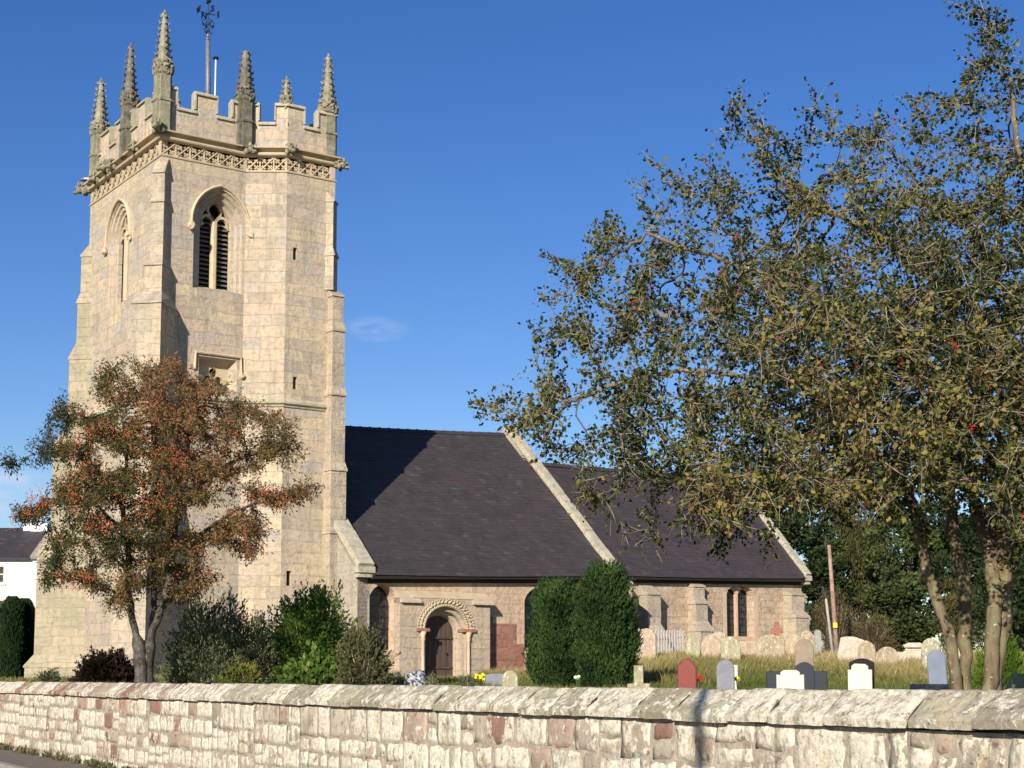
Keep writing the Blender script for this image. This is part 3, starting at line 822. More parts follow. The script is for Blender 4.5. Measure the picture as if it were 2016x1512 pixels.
# frieze: lattice of stone bars over a recessed band
fz = MB(); fb = MB(); rf = random.Random(5)
def frieze(p, q, panels):
    d = Vector((q[0] - p[0], q[1] - p[1])); L = d.length; d /= L; nr = Vector((-d.y, d.x))
    f = lambda u, v, dd=0: (p[0] + d.x * u + nr.x * dd, p[1] + d.y * u + nr.y * dd, v)
    fb.add([f(0, 20.5, .24), f(L, 20.5, .24), f(L, 21.02, .24), f(0, 21.02, .24)], [(0, 1, 2, 3)])
    w_ = L / panels; za, zb = 20.53, 21.01
    g = lambda u, v, d_=0: f(u, v, d_)
    for i in range(panels):
        a = i * w_
        hood_bar(fz, [(a + .02, za), (a + w_ - .02, zb)], g, .05, .235)
        hood_bar(fz, [(a + .02, zb), (a + w_ / 2 - .04, (za + zb) / 2 + .04)], lambda u, v, d_=0: f(u, v, .012 + d_), .048, .215)
        hood_bar(fz, [(a + w_ / 2 + .04, (za + zb) / 2 - .04), (a + w_ - .02, za)], lambda u, v, d_=0: f(u, v, .012 + d_), .048, .215)
        hood_bar(fz, [(a, za), (a, zb)], lambda u, v, d_=0: f(u, v, .02 + d_), .055, .21)
        cx, cz = a + w_ / 2, (za + zb) / 2
        for dx, dz in ((0, -.17), (0, .17), (-.2 * w_ / .55, 0), (.2 * w_ / .55, 0)):
            for s_ in (-1, 1):
                if dx == 0: tri = [(cx + s_ * .13, cz + dz * 1.3), (cx + s_ * .02, cz + dz * .95), (cx + s_ * .08, cz + dz * .75)]
                else: tri = [(cx + dx * 1.2, cz + s_ * .13), (cx + dx * .9, cz + s_ * .02), (cx + dx * .65, cz + s_ * .08)]
                fz.prism([f(u, v, .03) for u, v in tri], [f(u, v, .22) for u, v in tri])
    fb.add([f(L - .07, 20.5, 0), f(L + .0, 20.5, 0), f(L, 21.02, 0), f(L - .07, 21.02, 0), f(L - .07, 20.5, .13), f(L - .07, 21.02, .13)], [(0, 1, 2, 3), (0, 3, 5, 4)])
frieze(PATH[0], PATH[1], 6); frieze(PATH[1], PATH[2], 3); frieze(PATH[2], PATH[3], 4); frieze(PATH[5], PATH[0], 13)
frieze(PATH[3], PATH[4], 12); frieze(PATH[4], PATH[5], 12)
o = fb.build('frieze', M['tower'], CH)
fz.build('lattice', M['dressed'], o)

# parapet: pieces of wall, high and low, each with its coping
pa = MB(); pc = MB()
def parapet(p, q, ups, thick=.30, lo=22.28, hi=23.02):
    d = Vector((q[0] - p[0], q[1] - p[1])); L = d.length; d /= L; nr = Vector((-d.y, d.x))
    P = lambda u, dd, z: (p[0] + d.x * u + nr.x * dd, p[1] + d.y * u + nr.y * dd, z)
    cuts = sorted(set([0, L] + [c for u in ups for c in u]))
    for a, b in zip(cuts[:-1], cuts[1:]):
        up = any(u0 - 1e-6 <= a and b <= u1 + 1e-6 for u0, u1 in ups)
        z = hi if up else lo
        pa.hexa([P(a, .02, 21.36), P(b, .02, 21.36), P(b, thick, 21.36), P(a, thick, 21.36), P(a, .02, z), P(b, .02, z), P(b, thick, z), P(a, thick, z)])
        e = .05 if up else -.0
        A = [(-.06, z), (-.06, z + .05), (.0, z + .13), (thick * .5, z + .17), (thick + .06, z + .08), (thick + .06, z)]
        pc.prism([P(a - e, s, zz) for s, zz in A], [P(b + e, s, zz) for s, zz in A])
        if up:
            for c, s_ in ((a, -1), (b, 1)):
                if .01 < c < L - .01:
                    pc.box_like = None
                    pc.hexa([P(c + s_ * .004, -.035, lo + .18), P(c + s_ * .055, -.035, lo + .18), P(c + s_ * .055, thick + .04, lo + .18), P(c + s_ * .004, thick + .04, lo + .18),
                             P(c + s_ * .004, -.035, z - .004), P(c + s_ * .055, -.035, z - .004), P(c + s_ * .055, thick + .04, z - .004), P(c + s_ * .004, thick + .04, z - .004)])
parapet(PATH[0], PATH[1], [(0, .52), (1.3, 2.1), (2.78, 3.34)])
parapet(PATH[1], PATH[2], [(0, .42), (1.08, 1.536)])
parapet(PATH[2], PATH[3], [(0, .66), (1.30, 2.03)])
parapet(PATH[3], PATH[4], [(0, .6), (1.5, 2.5), (3.5, 4.6), (5.5, 6.5), (7.6, 8.3)])
parapet(PATH[4], PATH[5], [(0, .6), (1.4, 2.3), (3.0, 4.0), (4.7, 5.6), (6.2, 6.65)])
parapet(PATH[5], PATH[0], [(0, .5), (1.05, 2.0), (2.7, 4.35), (5.0, 5.75), (6.6, 7.45)])
pa.build('parapet', M['tower'], CH); pc.build('parapet_coping', M['greystone'], CH)
rf_ = MB()
c = (3.36, 3.7, 23.6)
ring = [(.5, .5, 21.9), (6.2, .2, 21.9), (6.2, 7.0, 21.9), (.5, 7.0, 21.9)]
rf_.add(ring + [c], [(0, 1, 4), (1, 2, 4), (2, 3, 4), (3, 0, 4)])
rf_.build('tower_roof', M['redtile'], CH)

# pinnacles
def pinnacle(e, n, zb, zsp, zt, w_=.56, top=.05, rot=0, crock=True, slender=1.0, mat='pinn'):
    """square shaft to zsp, then a crocketed spirelet to zt"""
    q = MB(); cr, sr = math.cos(rot), math.sin(rot)
    P = lambda x, y, z: (e + x * cr - y * sr, n + x * sr + y * cr, z)
    h = w_ / 2
    if zsp - zb > .2:
        c4 = h * .72
        oc = lambda hh, z: [P(x * hh, y * hh, z) for x, y in ((-1, -.62), (-.62, -.62), (-.62, -1), (.62, -1), (.62, -.62), (1, -.62), (1, .62), (.62, .62), (.62, 1), (-.62, 1), (-.62, .62), (-1, .62))]
        q.rings([oc(h, zb), oc(h, (zb + zsp) / 2 - .07), oc(h * 1.13, (zb + zsp) / 2 - .04), oc(h * 1.13, (zb + zsp) / 2 + .03), oc(h * .96, (zb + zsp) / 2 + .07), oc(h * .94, zsp - .25), oc(h * 1.1, zsp - .18), oc(h * 1.15, zsp)])
    o = q.build('pinnacle', M[mat], CH)
    s = MB(); hs2 = h * .98 * slender; top = max(top, .075)
    N = 8
    lv = []
    for kz in range(6):
        t_ = kz / 5; rr = hs2 * (1 - t_) + top * t_
        lv.append([P(rr * math.cos(6.2832 * (i + .5) / N), rr * math.sin(6.2832 * (i + .5) / N), zsp - .05 + (zt - zsp - .1) * t_) for i in range(N)])
    s.rings(lv)
    H = zt - zsp
    rr_ = random.Random(int(e * 31 + n * 17 + 100))
    nr = max(4, int(H / .26))
    for kz in range(nr):
        t_ = (kz + .55) / nr
        rad = hs2 * (1 - t_) + top * t_ + .03
        for kk in range(4):
            a = 1.5708 * kk + (0 if top < .1 else 0)
            sz = .066 * (1 - .3 * t_) * rr_.uniform(.85, 1.2)
            s.blob(P(rad * math.cos(a), rad * math.sin(a), zsp + .12 + (H - .25) * t_), (sz, sz, sz * .9), 0, .4, 0, kz)
            s.blob(P((rad + .05) * math.cos(a), (rad + .05) * math.sin(a), zsp + .17 + (H - .25) * t_), (sz * .55, sz * .55, sz * .6), 0, .4, 0, kz)
    for kk in range(8):       # leafy gablets round the foot of the spirelet
        a = .7854 * kk
        s.blob(P(h * 1.02 * math.cos(a), h * 1.02 * math.sin(a), zsp + .02), (.105, .105, .12), 1, .7, 0, kk)
        s.blob(P(h * .9 * math.cos(a + .4), h * .9 * math.sin(a + .4), zsp + .24), (.08, .08, .12), 1, .7, 0, kk + 9)
        s.blob(P(h * 1.0 * math.cos(a + .2), h * 1.0 * math.sin(a + .2), zsp - .14), (.07, .07, .10), 1, .7, 0, kk + 19)
    if zt != 25.25:
        s.blob(P(0, 0, zt - .17), (.10, .10, .08), 1, .5); s.blob(P(0, 0, zt - .04), (.045, .045, .11), 0, .1)
    s.build('spirelet', M[mat], o)
    ck = None
pinnacle(.02, .08, 21.3, 23.72, 25.95, .60, rot=.0)
pinnacle(.12, 6.95, 21.3, 23.45, 25.62, .64)
pinnacle(.02, 3.45, 21.3, 23.55, 25.85, .58, slender=.95, mat='pinn_dark')
pinnacle(3.22, -.05, 21.3, 23.35, 25.25, .58, top=.13, slender=1.1, mat='pinn_dark')
pinnacle(4.66, -.60, 23.05, 23.15, 24.25, .36)
pinnacle(6.42, -.60, 21.3, 23.35, 25.55, .62)
pinnacle(6.6, 7.3, 21.3, 23.3, 25.3, .6)
pinnacle(3.55, 7.35, 21.3, 23.9, 25.75, .55)

# gargoyles and carved heads along the cornice
def gargoyle(e, n, a, z=21.28, L=.6, s=1.0, seed=0):
    q = MB(); d = Vector((math.cos(a), math.sin(a), -.06)); sd2 = Vector((-d.y, d.x, 0))
    o_ = Vector((e, n, z))
    rs = []
    for t_, wv, hv in ((-.1, .17, .15), (.2, .16, .15), (.5, .12, .12), (.68, .13, .14), (.85, .17, .16), (1.0, .14, .11), (1.12, .07, .06)):
        c = o_ + d * (t_ * L)
        rs.append([c + sd2 * (wv * s * math.cos(x)) + Vector((0, 0, hv * s * math.sin(x))) for x in [6.2832 * i / 8 for i in range(8)]])
    q.rings(rs)
    hd = o_ + d * (L * .9)
    for sg in (-1, 1):
        q.blob(hd + sd2 * (.13 * s * sg) + Vector((0, 0, .15 * s)), (.05 * s, .05 * s, .10 * s), 1, .4, 0, seed)        # ears
        q.blob(hd + sd2 * (.08 * s * sg) + d * .1 + Vector((0, 0, .07 * s)), (.045 * s,) * 3, 1, .3, 0, seed)
        q.blob(o_ + d * (L * .45) + sd2 * (.15 * s * sg) + Vector((0, 0, -.08 * s)), (.08 * s, .07 * s, .12 * s), 1, .4, 0, seed)   # paws
    q.blob(hd + d * .12 * s + Vector((0, 0, -.10 * s)), (.09 * s, .09 * s, .06 * s), 1, .3, 0, seed)
    q.blob(o_ + d * (L * .5) + Vector((0, 0, .12 * s)), (.16 * s, .13 * s, .12 * s), 1, .8, 0, seed + 2)
    q.blob(o_ + d * (L * .15) + Vector((0, 0, .1 * s)), (.16 * s, .16 * s, .14 * s), 1, .8, 0, seed + 3)
    q.build('gargoyle', M['pinn'], CH)
gargoyle(-.02, -.02, R(225), 21.42, .62, 1.0, 1)
gargoyle(0, 5.15, R(180), 21.40, .42, 1.15, 2); gargoyle(0, 4.5, R(180), 21.30, .4, 1.0, 3)
gargoyle(0, 2.2, R(180), 21.35, .32, 1.05, 4)
gargoyle(0, 6.4, R(180), 21.3, .34, 1.05, 5)
gargoyle(0, 7.5, R(150), 21.15, .5, 1.15, 6)
gargoyle(3.30, -.05, R(285), 21.25, .42, 1.0, 7)
gargoyle(4.66, -.85, R(270), 21.3, .38, .95, 8)
gargoyle(6.65, -.85, R(322), 21.12, .38, 1.0, 9)

# weather vane on its tapered mast
mast = MB(); mast.tube([(3.36, 3.7, 23.3), (3.32, 3.7, 25.2), (3.27, 3.7, 26.85)], [.115, .105, .08], 10)
mast.blob((3.27, 3.7, 26.9), (.10, .10, .06), 1, 0); mast.blob((3.27, 3.7, 27.05), (.06, .06, .1), 1, 0)
mo = mast.build('mast', M['lead'], CH, smooth=True)
vn = MB(); X0, Y0 = 3.27, 3.7
vn.tube([(X0, Y0, 27.0), (X0, Y0, 29.6)], .022, 6)
for a in range(4): 
    dx, dy = ((1, 0), (0, 1), (-1, 0), (0, -1))[a]
    vn.tube([(X0, Y0, 27.95), (X0 + dx * .30, Y0 + dy * .30, 27.98)], .02, 5)
    vn.tube([(X0, Y0, 27.55), (X0 + dx * .22, Y0 + dy * .22, 27.40), (X0 + dx * .26, Y0 + dy * .26, 27.62), (X0 + dx * .12, Y0 + dy * .12, 27.72)], .018, 5)
    vn.tube([(X0, Y0, 27.30), (X0 + dx * .15, Y0 + dy * .15, 27.15), (X0 + dx * .17, Y0 + dy * .17, 27.32)], .018, 5)
    vn.blob((X0 + dx * .2, Y0 + dy * .2, 27.5), (.05, .05, .05), 0, .2)
vn.prism([(X0 - .05, Y0 - .14, 28.42), (X0 - .05, Y0 + .14, 28.42), (X0 - .05, Y0 + .05, 28.62), (X0 - .05, Y0 + .15, 28.75), (X0 - .05, Y0 - .02, 28.70), (X0 - .05, Y0 - .12, 28.62)],
         [(X0 + .05, Y0 - .14, 28.42), (X0 + .05, Y0 + .14, 28.42), (X0 + .05, Y0 + .05, 28.62), (X0 + .05, Y0 + .15, 28.75), (X0 + .05, Y0 - .02, 28.70), (X0 + .05, Y0 - .12, 28.62)])
vo_ = vn.build('weather_vane', M['iron'], CH, uv=False)
for ch, dx, dy, rz in (('N', 0, 1, 0), ('S', 0, -1, 0), ('E', 1, 0, R(90)), ('W', -1, 0, R(-90))):
    cu = bpy.data.curves.new('letter', 'FONT'); cu.body = ch; cu.size = .34; cu.extrude = .02; cu.offset = .006; cu.align_x = 'CENTER'; cu.align_y = 'CENTER'
    tmp = bpy.data.objects.new('letter_tmp', cu); scene.collection.objects.link(tmp)
    bpy.context.view_layer.update()
    me = bpy.data.meshes.new_from_object(tmp.evaluated_get(bpy.context.evaluated_depsgraph_get()))
    bpy.data.objects.remove(tmp)
    me.materials.clear(); me.materials.append(M['iron'])
    lo = bpy.data.objects.new('letter', me); scene.collection.objects.link(lo); lo.parent = vo_
    lo.location = (X0 + dx * .42, Y0 + dy * .42, 28.02); lo.rotation_euler = (R(90), 0, rz)
fp = MB(); fp.tube([(3.50, 3.4, 23.0), (3.50, 3.4, 26.05)], .030, 6)
f1 = fp.build('flue_pipe', M['paint_white'], CH, smooth=True, uv=False)
fp = MB(); fp.tube([(3.50, 3.4, 26.05), (3.50, 3.4, 26.12)], [.13, .10], 8); fp.build('pipe_cap', M['iron'], f1, uv=False)

# ------------------------------------------------------------------ tower buttresses
def buttress(e, n, a, stages, mat, name='buttress', z0=G0, bs=.0):
    """stages from the ground up: (top of the upright face, projection, width, rise of its slope)"""
    q = MB(); d = Vector((math.cos(a), math.sin(a), 0)); t_ = Vector((-d.y, d.x, 0)); o_ = Vector((e, n, 0))
    P = lambda p_, w_, z: o_ + d * p_ + t_ * w_ + Vector((0, 0, z))
    zb = z0
    for i, (zt, pr, w_, rise) in enumerate(stages):
        nxt = stages[i + 1][1] if i + 1 < len(stages) else .0
        wn_ = stages[i + 1][2] if i + 1 < len(stages) else w_
        h = w_ / 2; hn = wn_ / 2
        q.prism([P(-.45, -h, zb), P(pr, -h, zb), P(pr, -h, zt), P(-.45, -h, zt)], [P(-.45, h, zb), P(pr, h, zb), P(pr, h, zt), P(-.45, h, zt)])
        # weathering slab with a drip
        o2 = .05
        q.prism([P(-.45, -h - .03, zt + .002), P(pr + o2, -h - .03, zt + .002), P(pr + o2, -h - .03, zt + .07), P(nxt + .01, -hn - .012, zt + rise), P(-.45, -hn - .012, zt + rise)],
                [P(-.45, h + .03, zt + .002), P(pr + o2, h + .03, zt + .002), P(pr + o2, h + .03, zt + .07), P(nxt + .01, hn + .012, zt + rise), P(-.45, hn + .012, zt + rise)])
        zb = zt + rise - .02
    return q.build(name, mat, CH)
# south-west, set diagonally
buttress(.10, .10, R(225), [(2.15, 2.15, 1.42, .3), (7.6, 1.85, 1.18, .8), (11.5, 1.45, 1.12, .8), (14.75, 1.1, 1.1, .55), (16.25, .60, .66, .35), (18.65, .36, .48, .35), (19.75, .30, .44, .6)], M['buttress'])
# north-west
buttress(.10, 7.35, R(135), [(2.0, 2.0, 1.25, .5), (6.3, 1.68, 1.05, 1.1), (10.6, 1.15, 1.0, .8), (14.1, .62, .9, .7), (16.4, .42, .6, .4), (18.3, .34, .5, .5)], M['tower_algae'])
# south-east: one to the south, a slimmer diagonal one above
buttress(6.64, -.85, R(270), [(6.9, .60, .68, .25), (9.25, .58, .64, .35), (12.1, .50, .58, .35), (14.55, .46, .52, .42), (15.9, .38, .46, .3)], M['buttress'])
buttress(6.46, -.70, R(315), [(16.1, .05, .3, .1), (17.5, .30, .50, .30), (19.6, .26, .46, .4)], M['buttress'], z0=15.9)
buttress(6.65, 7.4, R(45), [(6, 1.5, 1.0, .8), (12, 1.0, .9, .8), (16.5, .6, .8, .6)], M['buttress'])

# ------------------------------------------------------------------ nave
NS = -3.0                     # south wall line
NE0, NE1 = 6.62, 18.40
def zn(e): return 5.36 + (e - 7.0) * .033      # wall head just under the eaves
nv = MB()
fN = lift(('S', NS), 0)
w1 = arch(7.68, 1.30, 2.6, 4.20, 5.02, 8)
w2 = arch(14.55, 1.34, 2.75, 4.25, 5.10, 8)
dcx = 10.12
dr = arch(dcx, 1.62, 1.45, 3.3, 4.1, 8, round_=True)
red = [(12.15, 1.2), (13.95, 1.2), (13.95, 2.9), (13.60, 2.9), (13.60, 3.66), (12.5, 3.66), (12.5, 3.92), (12.15, 3.92)]
nv_out = [(NE0, G0), (12.15, G0)] + red[1:2][:0] + [(NE1, G0), (NE1, zn(NE1)), (NE0, zn(NE0))]
nv_out = [(NE0, G0), (12.15, G0), (12.15, 3.92), (12.5, 3.92), (12.5, 3.66), (13.60, 3.66), (13.60, 2.9), (13.95, 2.9), (13.95, G0), (NE1, G0), (NE1, zn(NE1)), (NE0, zn(NE0))]
w2 = [(max(u, 13.955), v) for u, v in w2]
wallface(nv, nv_out, [w1, w2, dr], fN)
for k_ in (w1, w2):
    cx = sum(u for u, v in k_) / len(k_)
    inn = [(cx + (u - cx) * .72 + .06, v * .97 + .10) for u, v in k_]
    orders(nv, [(k_, 0), ([(cx + (u - cx) * .95, v * .99 + .04) for u, v in k_], .06), (inn, .42), (inn, .6)], fN)
nv.build('nave_wall', M['nave'], CH)
wallr = MB(); wallface(wallr, [(12.15, G0), (13.95, G0), (13.95, 2.9), (13.60, 2.9), (13.60, 3.66), (12.5, 3.66), (12.5, 3.92), (12.15, 3.92)], [], fN)
wallr.build('red_sandstone_patch', M['red'], CH)
# low courses of red stone by the porch
RZ = 4.6; RN = 4.3
RT = 0
def zr(e): return 11.98 + (e - 9.8) * .048
# west and east gable walls of the nave
gw = MB(); NN = 11.6
for (e0, e1, dz) in ((NE0, NE0 + .5, 0), (NE1 - .45, NE1, 0)):
    ze = zn(e0); zq = zr(max(e0, 7)) + .1
    for_poly = [(NS, G0), (NS, ze), (RN, zq), (NN, ze), (NN, G0)]
    gw.prism([(e0, n_, z_) for n_, z_ in for_poly], [(e1, n_, z_) for n_, z_ in for_poly])
gw.build('nave_gable_wall', M['nave_grey'], CH)
# north wall
nw = MB(); nw.box((NE0 + .5, NN - .6, G0), (NE1 - .45, NN, 5.4)); nw.build('nave_north_wall', M['nave'], CH)
# roofs in courses of slate
def roof(name, e0, e1, ns, nr, zs, zr_, nn, mat, over=.44):
    """zs(e), zr_(e) eaves and ridge heights; ns south eaves line, nr ridge line, nn north"""
    q = MB(); n0 = ns - over
    L = math.hypot(nr - n0, zr_(e0) - zs(e0)); k = int(L / .22)
    es = np.linspace(e0, e1, 9)
    rr_ = random.Random(1)
    for j in range(k):
        t0, t1 = j / k, min(1, (j + 1.12) / k)
        row0 = []; row1 = []; row2 = []
        for e in es:
            a = Vector((e, n0, zs(e) - .02)); b = Vector((e, nr, zr_(e)))
            sag = -.05 * math.sin(math.pi * (e - e0) / (e1 - e0))
            jt = noise.noise(Vector((e * 1.3, j * .7, 2))) * .012
            p0 = a.lerp(b, t0) + Vector((0, 0, .028 + sag + jt)); p1 = a.lerp(b, t1) + Vector((0, 0, .004 + sag + jt))
            row0.append(p0); row1.append(p1); row2.append(p0 - Vector((0, 0, .03)))
        m_ = len(es)
        vs = row2 + row0 + row1
        fs = [(i, i + 1, m_ + i + 1, m_ + i) for i in range(m_ - 1)] + [(m_ + i, m_ + i + 1, 2 * m_ + i + 1, 2 * m_ + i) for i in range(m_ - 1)]
        q.add(vs, fs)
    # north slope and soffit
    q.add([(e0, nr, zr_(e0)), (e1, nr, zr_(e1)), (e1, nn, zs(e1)), (e0, nn, zs(e0))], [(0, 1, 2, 3)])
    RECALC[0] = False
    o = q.build(name, mat, CH); RECALC[0] = True
    # ridge tiles
    t_ = MB(); e = e0
    while e < e1 - .1:
        f = min(e + .46, e1); z0_, z1_ = zr_(e), zr_(f)
        sg = -.05 * math.sin(math.pi * (e - e0) / (e1 - e0))
        A = [(nr - .17, -.09), (nr - .14, -.045), (nr, .075), (nr + .14, -.045), (nr + .17, -.09)]
        t_.prism([(e, a, z0_ + b + sg) for a, b in A], [(f - .02, a, z1_ + b + sg) for a, b in A])
        t_.prism([(f - .06, a * 1, z1_ + b * 1.0 + .02 + sg) for a, b in A], [(f + .015, a, z1_ + b + .02 + sg) for a, b in A])
        e += .46
    t_.build('ridge_tiles', M['slate'], o)
    # dark soffit and gutter line, plus a strip painting eaves shade on the wall
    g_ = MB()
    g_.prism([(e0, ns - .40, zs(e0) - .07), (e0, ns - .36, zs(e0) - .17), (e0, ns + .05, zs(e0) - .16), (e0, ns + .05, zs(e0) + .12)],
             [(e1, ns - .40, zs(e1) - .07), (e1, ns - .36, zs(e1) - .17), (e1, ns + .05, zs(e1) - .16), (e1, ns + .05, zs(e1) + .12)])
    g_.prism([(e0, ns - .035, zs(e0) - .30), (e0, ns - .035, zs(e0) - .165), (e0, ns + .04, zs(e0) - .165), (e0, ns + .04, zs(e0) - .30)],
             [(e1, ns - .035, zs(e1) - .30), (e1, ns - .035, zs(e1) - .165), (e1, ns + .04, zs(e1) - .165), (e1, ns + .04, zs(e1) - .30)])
    g_.build('eaves_board_and_shade', M['eaves'], o, uv=False)
    return o
M['eaves'] = simple('eaves_board_and_painted_shade', (.035, .028, .024), .8, 0, .3)  # dark tone shared by the soffit board and the painted eaves shade
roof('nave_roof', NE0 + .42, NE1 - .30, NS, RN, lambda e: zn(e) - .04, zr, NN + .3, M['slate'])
# gable copings (sloped slabs)
def gcoping(name, e0, e1, n0, z0_, n1, z1_, th=.16, foot=True, mat=None, blocks=9):
    q = MB(); d = Vector((0, n1 - n0, z1_ - z0_)); L = d.length; d.normalize(); up = Vector((0, -d.z, d.y))
    if up.z < 0: up = -up
    a = Vector((0, n0, z0_)); rr_ = random.Random(2)
    for i in range(blocks):
        s0, s1 = L * i / blocks, L * (i + 1) / blocks - .012
        j = rr_.uniform(-.012, .012)
        p = lambda s, u, e: tuple(a + d * s + up * (u + j) + Vector((e, 0, 0)))
        q.hexa([p(s0, -.05, e0), p(s0, -.05, e1), p(s1, -.05, e1), p(s1, -.05, e0), p(s0, th, e0 + .02), p(s0, th, e1 - .02), p(s1, th, e1 - .02), p(s1, th, e0 + .02)])
    if foot:
        q.box((e0 - .02, n0 - .10, z0_ - .20), (e1 + .02, n0 + .28, z0_ + .02))
        q.box((e0 + .04, n0 - .03, z0_ - .36), (e1 - .04, n0 + .3, z0_ - .20))
    return q.build(name, mat or M['coping_st'], CH)
gcoping('gable_coping', NE0 - .16, NE0 + .50, NS - .28, zn(NE0) + .22, RN, zr(7.0) + .42, blocks=10)
gcoping('gable_coping', NE1 - .34, NE1 + .08, NS - .30, zn(NE1) + .12, RN, zr(NE1) + .22, blocks=16)
gcoping('gable_coping', NE1 - .38, NE1 + .12, NN + .3, zn(NE1) + .12, RN, zr(NE1) + .22, foot=False)
# windows: glass and leads
def lights(name, outline, f, d, mull=None, mat_=None):
    q = MB(); q.add([f(u, v, d) for u, v in outline], [tuple(range(len(outline)))])
    o = q.build(name, M['glass'], CH, uv=False)
    us = [u for u, v in outline]; vs_ = [v for u, v in outline]
    fr = MB()
    z = min(vs_) + .35
    while z < max(vs_) - .25:
        fr.box(*sorted_box(f(min(us), z, d - .03), f(max(us), z + .018, d - .012))); z += .42
    if mull:
        for u in mull:
            fr.box(*sorted_box(f(u - .055, min(vs_) - .02, d - .13), f(u + .055, max(vs_) - .05, d - .004)), mi=1)
    fr.build('glazing_bar', [M['iron'], M['pinkstone']], o, uv=False)
    return o
def sorted_box(a, b): return tuple(min(x, y) for x, y in zip(a, b)), tuple(max(x, y) for x, y in zip(a, b))
lights('window', arch(7.70, 1.30, 2.6, 4.4, 5.25, 8), fN, .5)
lights('window', arch(14.60, 1.34, 2.8, 4.4, 5.25, 8), fN, .5)
# hood over nave window heads (light curved rib)
# ------------------------------------------------------------------ porch-like doorway
PN = NS - .42; pe0, pe1 = 8.15, 12.08
pw = MB(); fP = lift(('S', PN), 0)
dro = arch(dcx, 1.80, 1.3, 3.42, 4.22, 9, round_=True)
wallface(pw, [(pe0, G0), (pe1, G0), (pe1, 4.52), (pe0, 4.52)], [dro], fP)
for e in (pe0, pe1): pw.add([(e, PN, G0), (e, NS, G0), (e, NS, 4.52), (e, PN, 4.52)], [(0, 1, 2, 3)])
di = arch(dcx, 1.56, 1.3, 3.38, 4.07, 9, round_=True); dj = arch(dcx, 1.42, 1.3, 3.32, 3.96, 9, round_=True)
dk_ = arch(dcx + .0, 1.36, 1.3, 3.28, 3.90, 9, round_=True)
orders(pw, [(dro, 0), (dro, .15), (di, .16), (di, .36), (dj, .40), (dk_, .62)], fP)
po = pw.build('porch_wall', M['porch'], CH)
wt = MB()   # tabled weathering over the porch with two low end blocks
wt.prism([(pe0 + .55, PN - .02, 4.524), (pe0 + .55, NS + .0, 4.80), (pe0 + .55, NS, 4.524)], [(pe1 - .75, PN - .02, 4.524), (pe1 - .75, NS, 4.80), (pe1 - .75, NS, 4.524)])
for a, b in ((pe0 - .0, pe0 + .84), (pe1 - .80, pe1 + .10)):
    z = 4.33
    wt.prism([(a, PN - .14, z), (a, PN - .14, z + .07), (a, NS, z + .46), (a, NS, z)], [(b, PN - .14, z), (b, PN - .14, z + .07), (b, NS, z + .46), (b, NS, z)])
wt.build('weathering', M['dressed'], po)
ar = MB()   # carved cable and chevron orders round the arch
rr_ = random.Random(4)
for (rad, zc, rz_, n_, sz, dep) in ((.95, 3.42, .86, 28, .066, .0), (1.09, 3.43, .98, 20, .080, -.005), (1.21, 3.43, 1.07, 30, .045, .0)):
    for i in range(n_ + 1):
        a = math.pi * i / n_
        u = dcx - rad * math.cos(a); v = zc + rz_ * math.sin(a)
        ta = math.atan2(rz_ * math.cos(a), rad * math.sin(a)) + .55
        dx, dz = math.cos(ta), math.sin(ta)
        p0 = fP(u - dx * sz, v - dz * sz, dep); p1 = fP(u + dx * sz, v + dz * sz, dep)
        ar.tube([p0, fP(u, v, dep - .03), p1], [sz * .40, sz * .52, sz * .40], 5)
ar.build('carved_arch', M['dressed'], po)
ims = simple('red_stone_impost', (.30, .15, .11), .9, 0, .25, 8, .5)
for a, b in ((dcx - 1.28, dcx - .74), (dcx + .74, dcx + 1.28)):
    im = MB(); im.box((a, PN - .09, 3.30), (b, PN + .36, 3.415)); im.build('impost', ims, po)
for c_ in (dcx - .99, dcx + .99):
    sh = MB()
    sh.tube([(c_, PN - .02, 1.4), (c_, PN - .02, 1.62), (c_, PN - .02, 1.66), (c_, PN - .02, 2.95), (c_, PN - .02, 3.0), (c_, PN - .02, 3.12), (c_, PN - .02, 3.298)], [.12, .11, .06, .06, .09, .075, .125], 10)
    sh.build('colonnette', M['dressed'], po, smooth=True)
dd = MB(); yb = PN + .60
for i in range(5):
    a = dcx - .72 + i * .288
    top = 3.9
    dd.box((a + .004, yb, 1.3), (a + .284, yb + .06 + .004 * (i % 2), top))
dob = dd.build('door', M['wood_door'], po, uv=False)
for z in (1.95, 3.05):
    bd = MB(); bd.box((dcx - .66, yb - .05, z), (dcx + .66, yb - .002, z + .07)); bd.build('door_rail', M['wood_door'], dob, uv=False)
hd = MB(); hd.blob((dcx + .38, yb - .05, 2.5), (.05, .03, .05), 1, 0); hd.build('door_handle', M['iron'], dob, uv=False)
st_ = MB(); st_.box((dcx - 1.0, PN - .5, 1.3), (dcx + 1.0, PN + .95, 1.56)); st_.build('doorstep', M['greystone'], po, uv=False)

